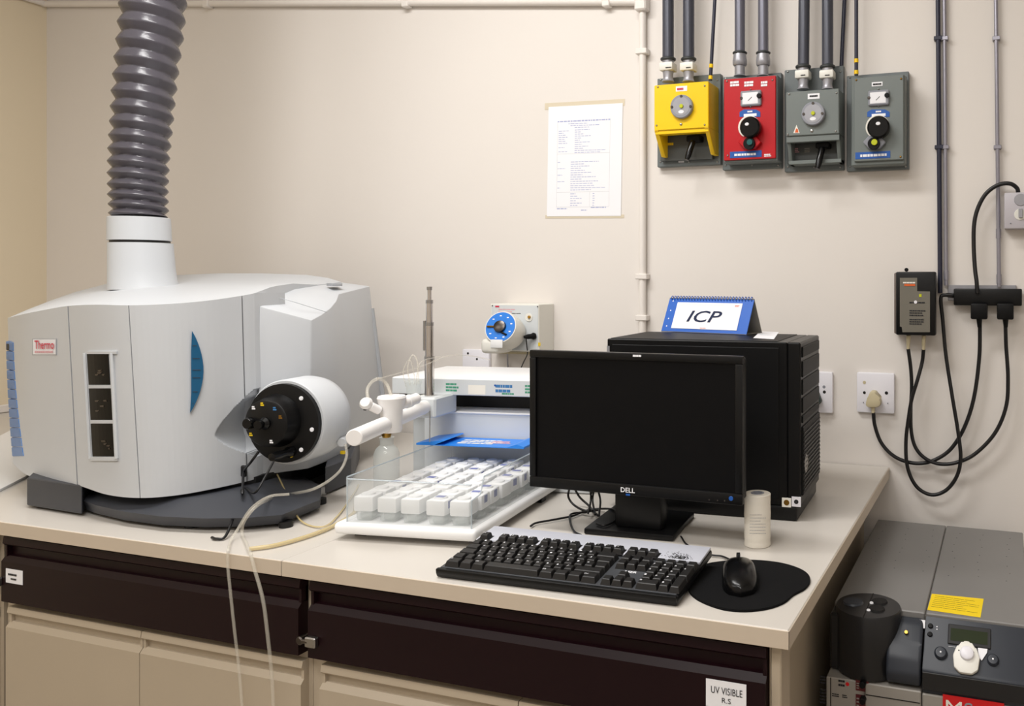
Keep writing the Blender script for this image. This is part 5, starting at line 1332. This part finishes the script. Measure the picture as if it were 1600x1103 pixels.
wcable('cord', [(1591, 301), (1589, 294), (1580, 287.5), (1567, 287), (1552, 293), (1538, 306), (1527, 328), (1522, 352), (1521.5, 385), (1523.5, 420), (1526, 440), (1527, 458)], 0.0054, 'cable_black', sb, [-0.025, -0.03, -0.036, -0.036, -0.034, -0.032, -0.03, -0.03, -0.03, -0.034, -0.038, -0.038])

# ================================================================== chiller on the floor
CXA, CXM, CXB = 0.008, 0.180, 0.363
CYB, CYF, CZT = -0.06, -0.628, 0.775
ch = thing('water_chiller', 'grey floor chiller with dark control panel beside the bench', 'chiller', ((CXA + CXB) / 2, -0.35, 0))
box('cabinet_body', (CXA + 0.003, CYF + 0.004, 0.03), (CXB - 0.003, CYB, CZT - 0.006), 'chiller_front', ch)
box('top_panel', (CXA, CYF, CZT - 0.03), (CXM - 0.001, CYB + 0.002, CZT), 'chiller_grey', ch, 0.002)
box('top_panel', (CXM + 0.001, CYF, CZT - 0.03), (CXB, CYB + 0.002, CZT), 'chiller_grey', ch, 0.002)
for k in range(4):
    x = CXA + 0.05 + 0.085 * k
    box('castor', (x - 0.02, -0.2 - 0.1 * (k % 2) * 3, 0.0), (x + 0.02, -0.16 - 0.1 * (k % 2) * 3, 0.032), 'matt_black', ch, 0.004)
bm = bmesh.new(); rr = random.Random(8)
for i in range(6):
    for j in range(7):
        x = CXA + 0.03 + i * 0.058 + rr.uniform(-0.006, 0.006); y = CYB - 0.05 - j * 0.05 + rr.uniform(-0.01, 0.01)
        bm_lathe(bm, [(0.0016, 0), (0, 0.0006)], (x, y, CZT), (0, 0, 1), 6)
tag(from_bm('vent_dimples', bm, 'chiller_dark', ch), kind='stuff')
YCF = -0.70
zl = 0.700
# sloped control panel
cp = prism('control_panel', [(CXM + 0.001, CYF - 0.001, CZT - 0.004), (CXM + 0.001, CYF - 0.001, 0.66), (CXM + 0.001, YCF + 0.002, 0.66), (CXM + 0.001, YCF, 0.672), (CXM + 0.001, YCF, zl), (CXM + 0.001, YCF + 0.004, zl + 0.004)], (CXB - CXM - 0.002, 0, 0), 'chiller_dark', ch, 0.0015)
box('panel_skirt', (CXM + 0.001, YCF - 0.0025, 0.668), (CXB - 0.001, YCF + 0.001, zl - 0.001), 'chiller_black', ch, 0.001)
sa = Vector((0, CYF - 0.001, CZT - 0.004)); sb_ = Vector((0, YCF + 0.004, zl + 0.004))
sup = (sa - sb_).normalized(); sn = Vector((1, 0, 0)).cross(sup)
def slope_hit(px, py):
    r = ray(px, py); t = (sb_ - CAM).dot(sn) / r.dot(sn); return CAM + r * t
def sfrm(px, py): return frame(slope_hit(px, py), (1, 0, 0), sup)
def srect(name, px0, py0, px1, py1, z0, z1, m, bevel=0.0):
    """rectangle on the slope through the two opposite corner pixels"""
    a, b = slope_hit(px0, py0), slope_hit(px1, py1); fm = frame((a + b) / 2, (1, 0, 0), sup)
    w3 = abs(b.x - a.x) / 2; h3 = abs((a - b).dot(sup)) / 2
    bm = bmesh.new(); bm_box(bm, (-w3, -h3, z0), (w3, h3, z1), fm, bevel); return from_bm(name, bm, m, cp), fm, w3, h3
srect('display_frame', 1482, 975, 1548, 1015, 0, 0.003, 'chiller_black', 0.001)
srect('display', 1486, 982, 1543, 1009, 0.0025, 0.0036, 'lcd_green')
srect('paper_tag', 1436, 968, 1445, 982, 0, 0.0008, 'paper')
srect('paper_tag', 1482, 1009.5, 1493, 1011.5, 0, 0.0008, 'paper')
for (x, y, r) in ((1470, 1021, 0.0115), (1551.5, 1032, 0.0105)):
    fm = sfrm(x, y); lathe('push_button', [(r, 0), (r, 0.003), (r * 0.75, 0.007), (0, 0.008)], fm.to_translation(), sn, 'chiller_dark', cp, 24)
    lathe('button_mark', [(0.0016, 0), (0, 0.0006)], fm.to_translation() + sn * 0.008, sn, 'paper', cp, 8)
for (x, y) in ((1454, 978), (1453, 991)): lathe('small_button', [(0.005, 0), (0.004, 0.003), (0, 0.0035)], sfrm(x, y).to_translation(), sn, 'matt_black', cp, 14)
for (x, y) in ((1464, 983), (1464, 979)): lathe('indicator', [(0.0012, 0), (0, 0.0008)], sfrm(x, y).to_translation(), sn, 'paper', cp, 8)
fm = sfrm(1510, 1030)
kp = [(-0.024, -0.022), (-0.012, -0.032), (0.012, -0.032), (0.024, -0.022), (0.027, 0.002), (0.020, 0.022), (0.008, 0.027), (0.006, 0.034), (-0.006, 0.034), (-0.008, 0.027), (-0.020, 0.022), (-0.027, 0.002)]
kw = prism('white_selector', [fm @ Vector((x * 0.86, y * 0.86, 0.0)) for x, y in kp], sn * 0.010, 'offwhite_plastic', ch, 0.003, None, 2)
lathe('selector_knob', [(0.0125, 0), (0.0115, 0.006), (0.009, 0.008), (0, 0.008)], fm @ Vector((0.001, 0.006, 0.010)), sn, 'outlet_white', kw, 22)
for dx in (-0.013, 0.012): lathe('selector_mark', [(0.0014, 0), (0, 0.0005)], fm @ Vector((dx, 0.010, 0.010)), sn, 'ink_dark', kw, 8)
tg = prism('hang_tag', [sfrm(x, y) @ Vector((0, 0, 0.002)) for x, y in ((1528, 1013), (1543, 1015), (1542, 1021), (1534, 1033), (1529, 1027))], sn * 0.001, 'paper', ch)
# yellow sticker on the right top panel
q = [onZ(x, y, CZT) for x, y in ((1449, 953), (1532, 965), (1537, 936), (1456, 928))]
ys_ = prism('yellow_sticker', [(p.x, p.y, CZT + 0.0002) for p in q], (0, 0, 0.0004), 'sticker_yellow', ch)
e1_ = (q[1] - q[0]); e2_ = (q[3] - q[0])
print_lines('print', e1_.length * 0.88, e2_.length * 0.78, frame(sum(q, Vector()) / 4 + Vector((0, 0, 0.0008)), e1_, e2_), 'ink_dark', ys_, 7, 3, 0.12, 0.0, (0.1, 0.3))
# reservoir drum and black front on the left half
dcx, dcy = (onZ(1297, 955, CZT).x + onZ(1410, 948, CZT).x) / 2, CYF - 0.012
DR = (onZ(1410, 948, CZT).x - onZ(1297, 955, CZT).x) / 2 - 0.002; dcx += 0.003
rd = lathe('reservoir', [(DR * 0.97, 0.665), (DR, 0.672), (DR, CZT + 0.002), (DR * 0.97, CZT + 0.006), (0, CZT + 0.006)], (dcx, dcy, 0), (0, 0, 1), 'chiller_black', ch, 48)
box('lid_seam', (dcx - 0.0008, dcy - DR * 0.98, CZT + 0.0055), (dcx + 0.0008, dcy + DR * 0.98, CZT + 0.0068), 'dark_gap', rd)
for (dx, dy, r, m_) in ((-0.030, 0.004, 0.020, 'chiller_dark'), (0.018, 0.022, 0.0155, 'dark_gap'), (0.018, -0.014, 0.0155, 'dark_gap')):
    lathe('filler_cap', [(r, 0), (r * 0.9, 0.003), (r * 0.5, 0.003), (0, 0.0025)], (dcx + dx, dcy + dy, CZT + 0.006), (0, 0, 1), m_, rd, 22)
for dy in (0.012, -0.024): lathe('lid_screw', [(0.0045, 0), (0.003, 0.002), (0, 0.002)], (dcx + 0.004, dcy + dy, CZT + 0.006), (0, 0, 1), 'paper', rd, 12)
box('front_bulkhead', (CXA - 0.001, YCF + 0.03, 0.664), (CXM - 0.066, CYF - 0.001, CZT - 0.006), 'chiller_black', ch, 0.004)
shp = [(CXM - 0.064, CYF - 0.001, CZT - 0.008), (CXM - 0.064, CYF - 0.02, CZT - 0.014), (CXM - 0.064, YCF + 0.025, 0.735), (CXM - 0.064, YCF + 0.008, 0.715), (CXM - 0.064, YCF - 0.002, 0.69), (CXM - 0.064, YCF + 0.004, 0.668), (CXM - 0.064, YCF + 0.03, 0.662), (CXM - 0.064, CYF - 0.001, 0.662)]
sh2 = prism('shoulder', shp, (0.062, 0, 0), 'chiller_dark', ch, 0.006, 40, 3)
p = onY(1417, 977, CYF - 0.01)
lab = [onY(x, y, -0.650) for x, y in ((1408, 976), (1425.5, 979), (1425, 984), (1408, 981))]
prism('paper_tag', lab, (0, 0.008, 0), 'paper', sh2)
lathe('indicator', [(0.004, 0), (0.003, 0.003), (0, 0.003)], onY(1416, 988, -0.664), (0, -0.8, 0.6), 'brass', sh2, 12)
# lower front
lf = box('front_panel', (CXM + 0.001, YCF, 0.03), (CXB - 0.001, CYF + 0.004, 0.659), 'chiller_front', ch, 0.002)
lf2 = box('front_panel', (0.078, YCF + 0.002, 0.03), (CXM - 0.001, CYF + 0.004, 0.661), 'chiller_front', ch, 0.002)
box('panel_line', (0.080, YCF + 0.0012, 0.6395), (CXM - 0.003, YCF + 0.003, 0.641), 'dark_gap', lf2)
sl_ = box('side_column', (CXA - 0.002, YCF + 0.004, 0.03), (0.0775, CYF + 0.004, 0.661), 'chiller_front', ch, 0.002)
for k, (x0_, y0_, x1_, y1_) in enumerate(((1281, 1055, 1290, 1069), (1281, 1075, 1291, 1100))): wprint('print', x0_, y0_, x1_, y1_, YCF + 0.0036, 'ink_dark', sl_, 3 + k * 2, 50 + k, fill=0.55, word=(0.25, 0.5))
for k, (x0_, y0_, x1_, y1_) in enumerate(((1310, 1061, 1320, 1074), (1300, 1083, 1311, 1089), (1316, 1085, 1324, 1091))): wprint('print', x0_, y0_, x1_, y1_, YCF + 0.0036, 'ink_dark', sl_, 2, 55 + k, fill=0.5, word=(0.2, 0.4))
disc('red_dot', 1324, 1069, YCF + 0.0035, 3, 0.001, 'sign_red', sl_, 14, 0.0001)
xg = onY(1298, 1080, YCF + 0.004).x
box('panel_line', (xg - 0.0008, YCF + 0.0032, 0.2), (xg + 0.0008, YCF + 0.005, 0.66), 'dark_gap', sl_)
for (y0_, y1_) in ((1063, 1080), (1086, 1108)):
    sk = plate('switch_label', 1337, y0_, 1357, y1_, YCF + 0.003, YCF + 0.0045, 'sign_red', sl_)
    M['sw_dark'] = M.get('sw_dark') or mat('sw_dark', rgb(88, 24, 30), 0.5)
    sk.data.materials[0] = M['sw_dark']
    disc('toggle', 1347, (y0_ + y1_) / 2, YCF - 0.012, 5, 0.014, 'matt_black', sl_, 16)
    wprint('print', 1338.5, y0_ + 3, 1343, y1_ - 3, YCF + 0.0026, 'chiller_front', sk, 3, 7, fill=0.4, word=(0.3, 0.6))
rs = plate('red_sign', 1473, 1092, 1569, 1140, YCF - 0.001, YCF, 'sign_red', lf)
wtext('lettering', 'M', 1478, 1095, 1503, 1118, YCF - 0.0013, 'paper_warm', rs)
wtext('lettering', 'S', 1507, 1098, 1520, 1121, YCF - 0.0013, 'gauge_grey', rs)
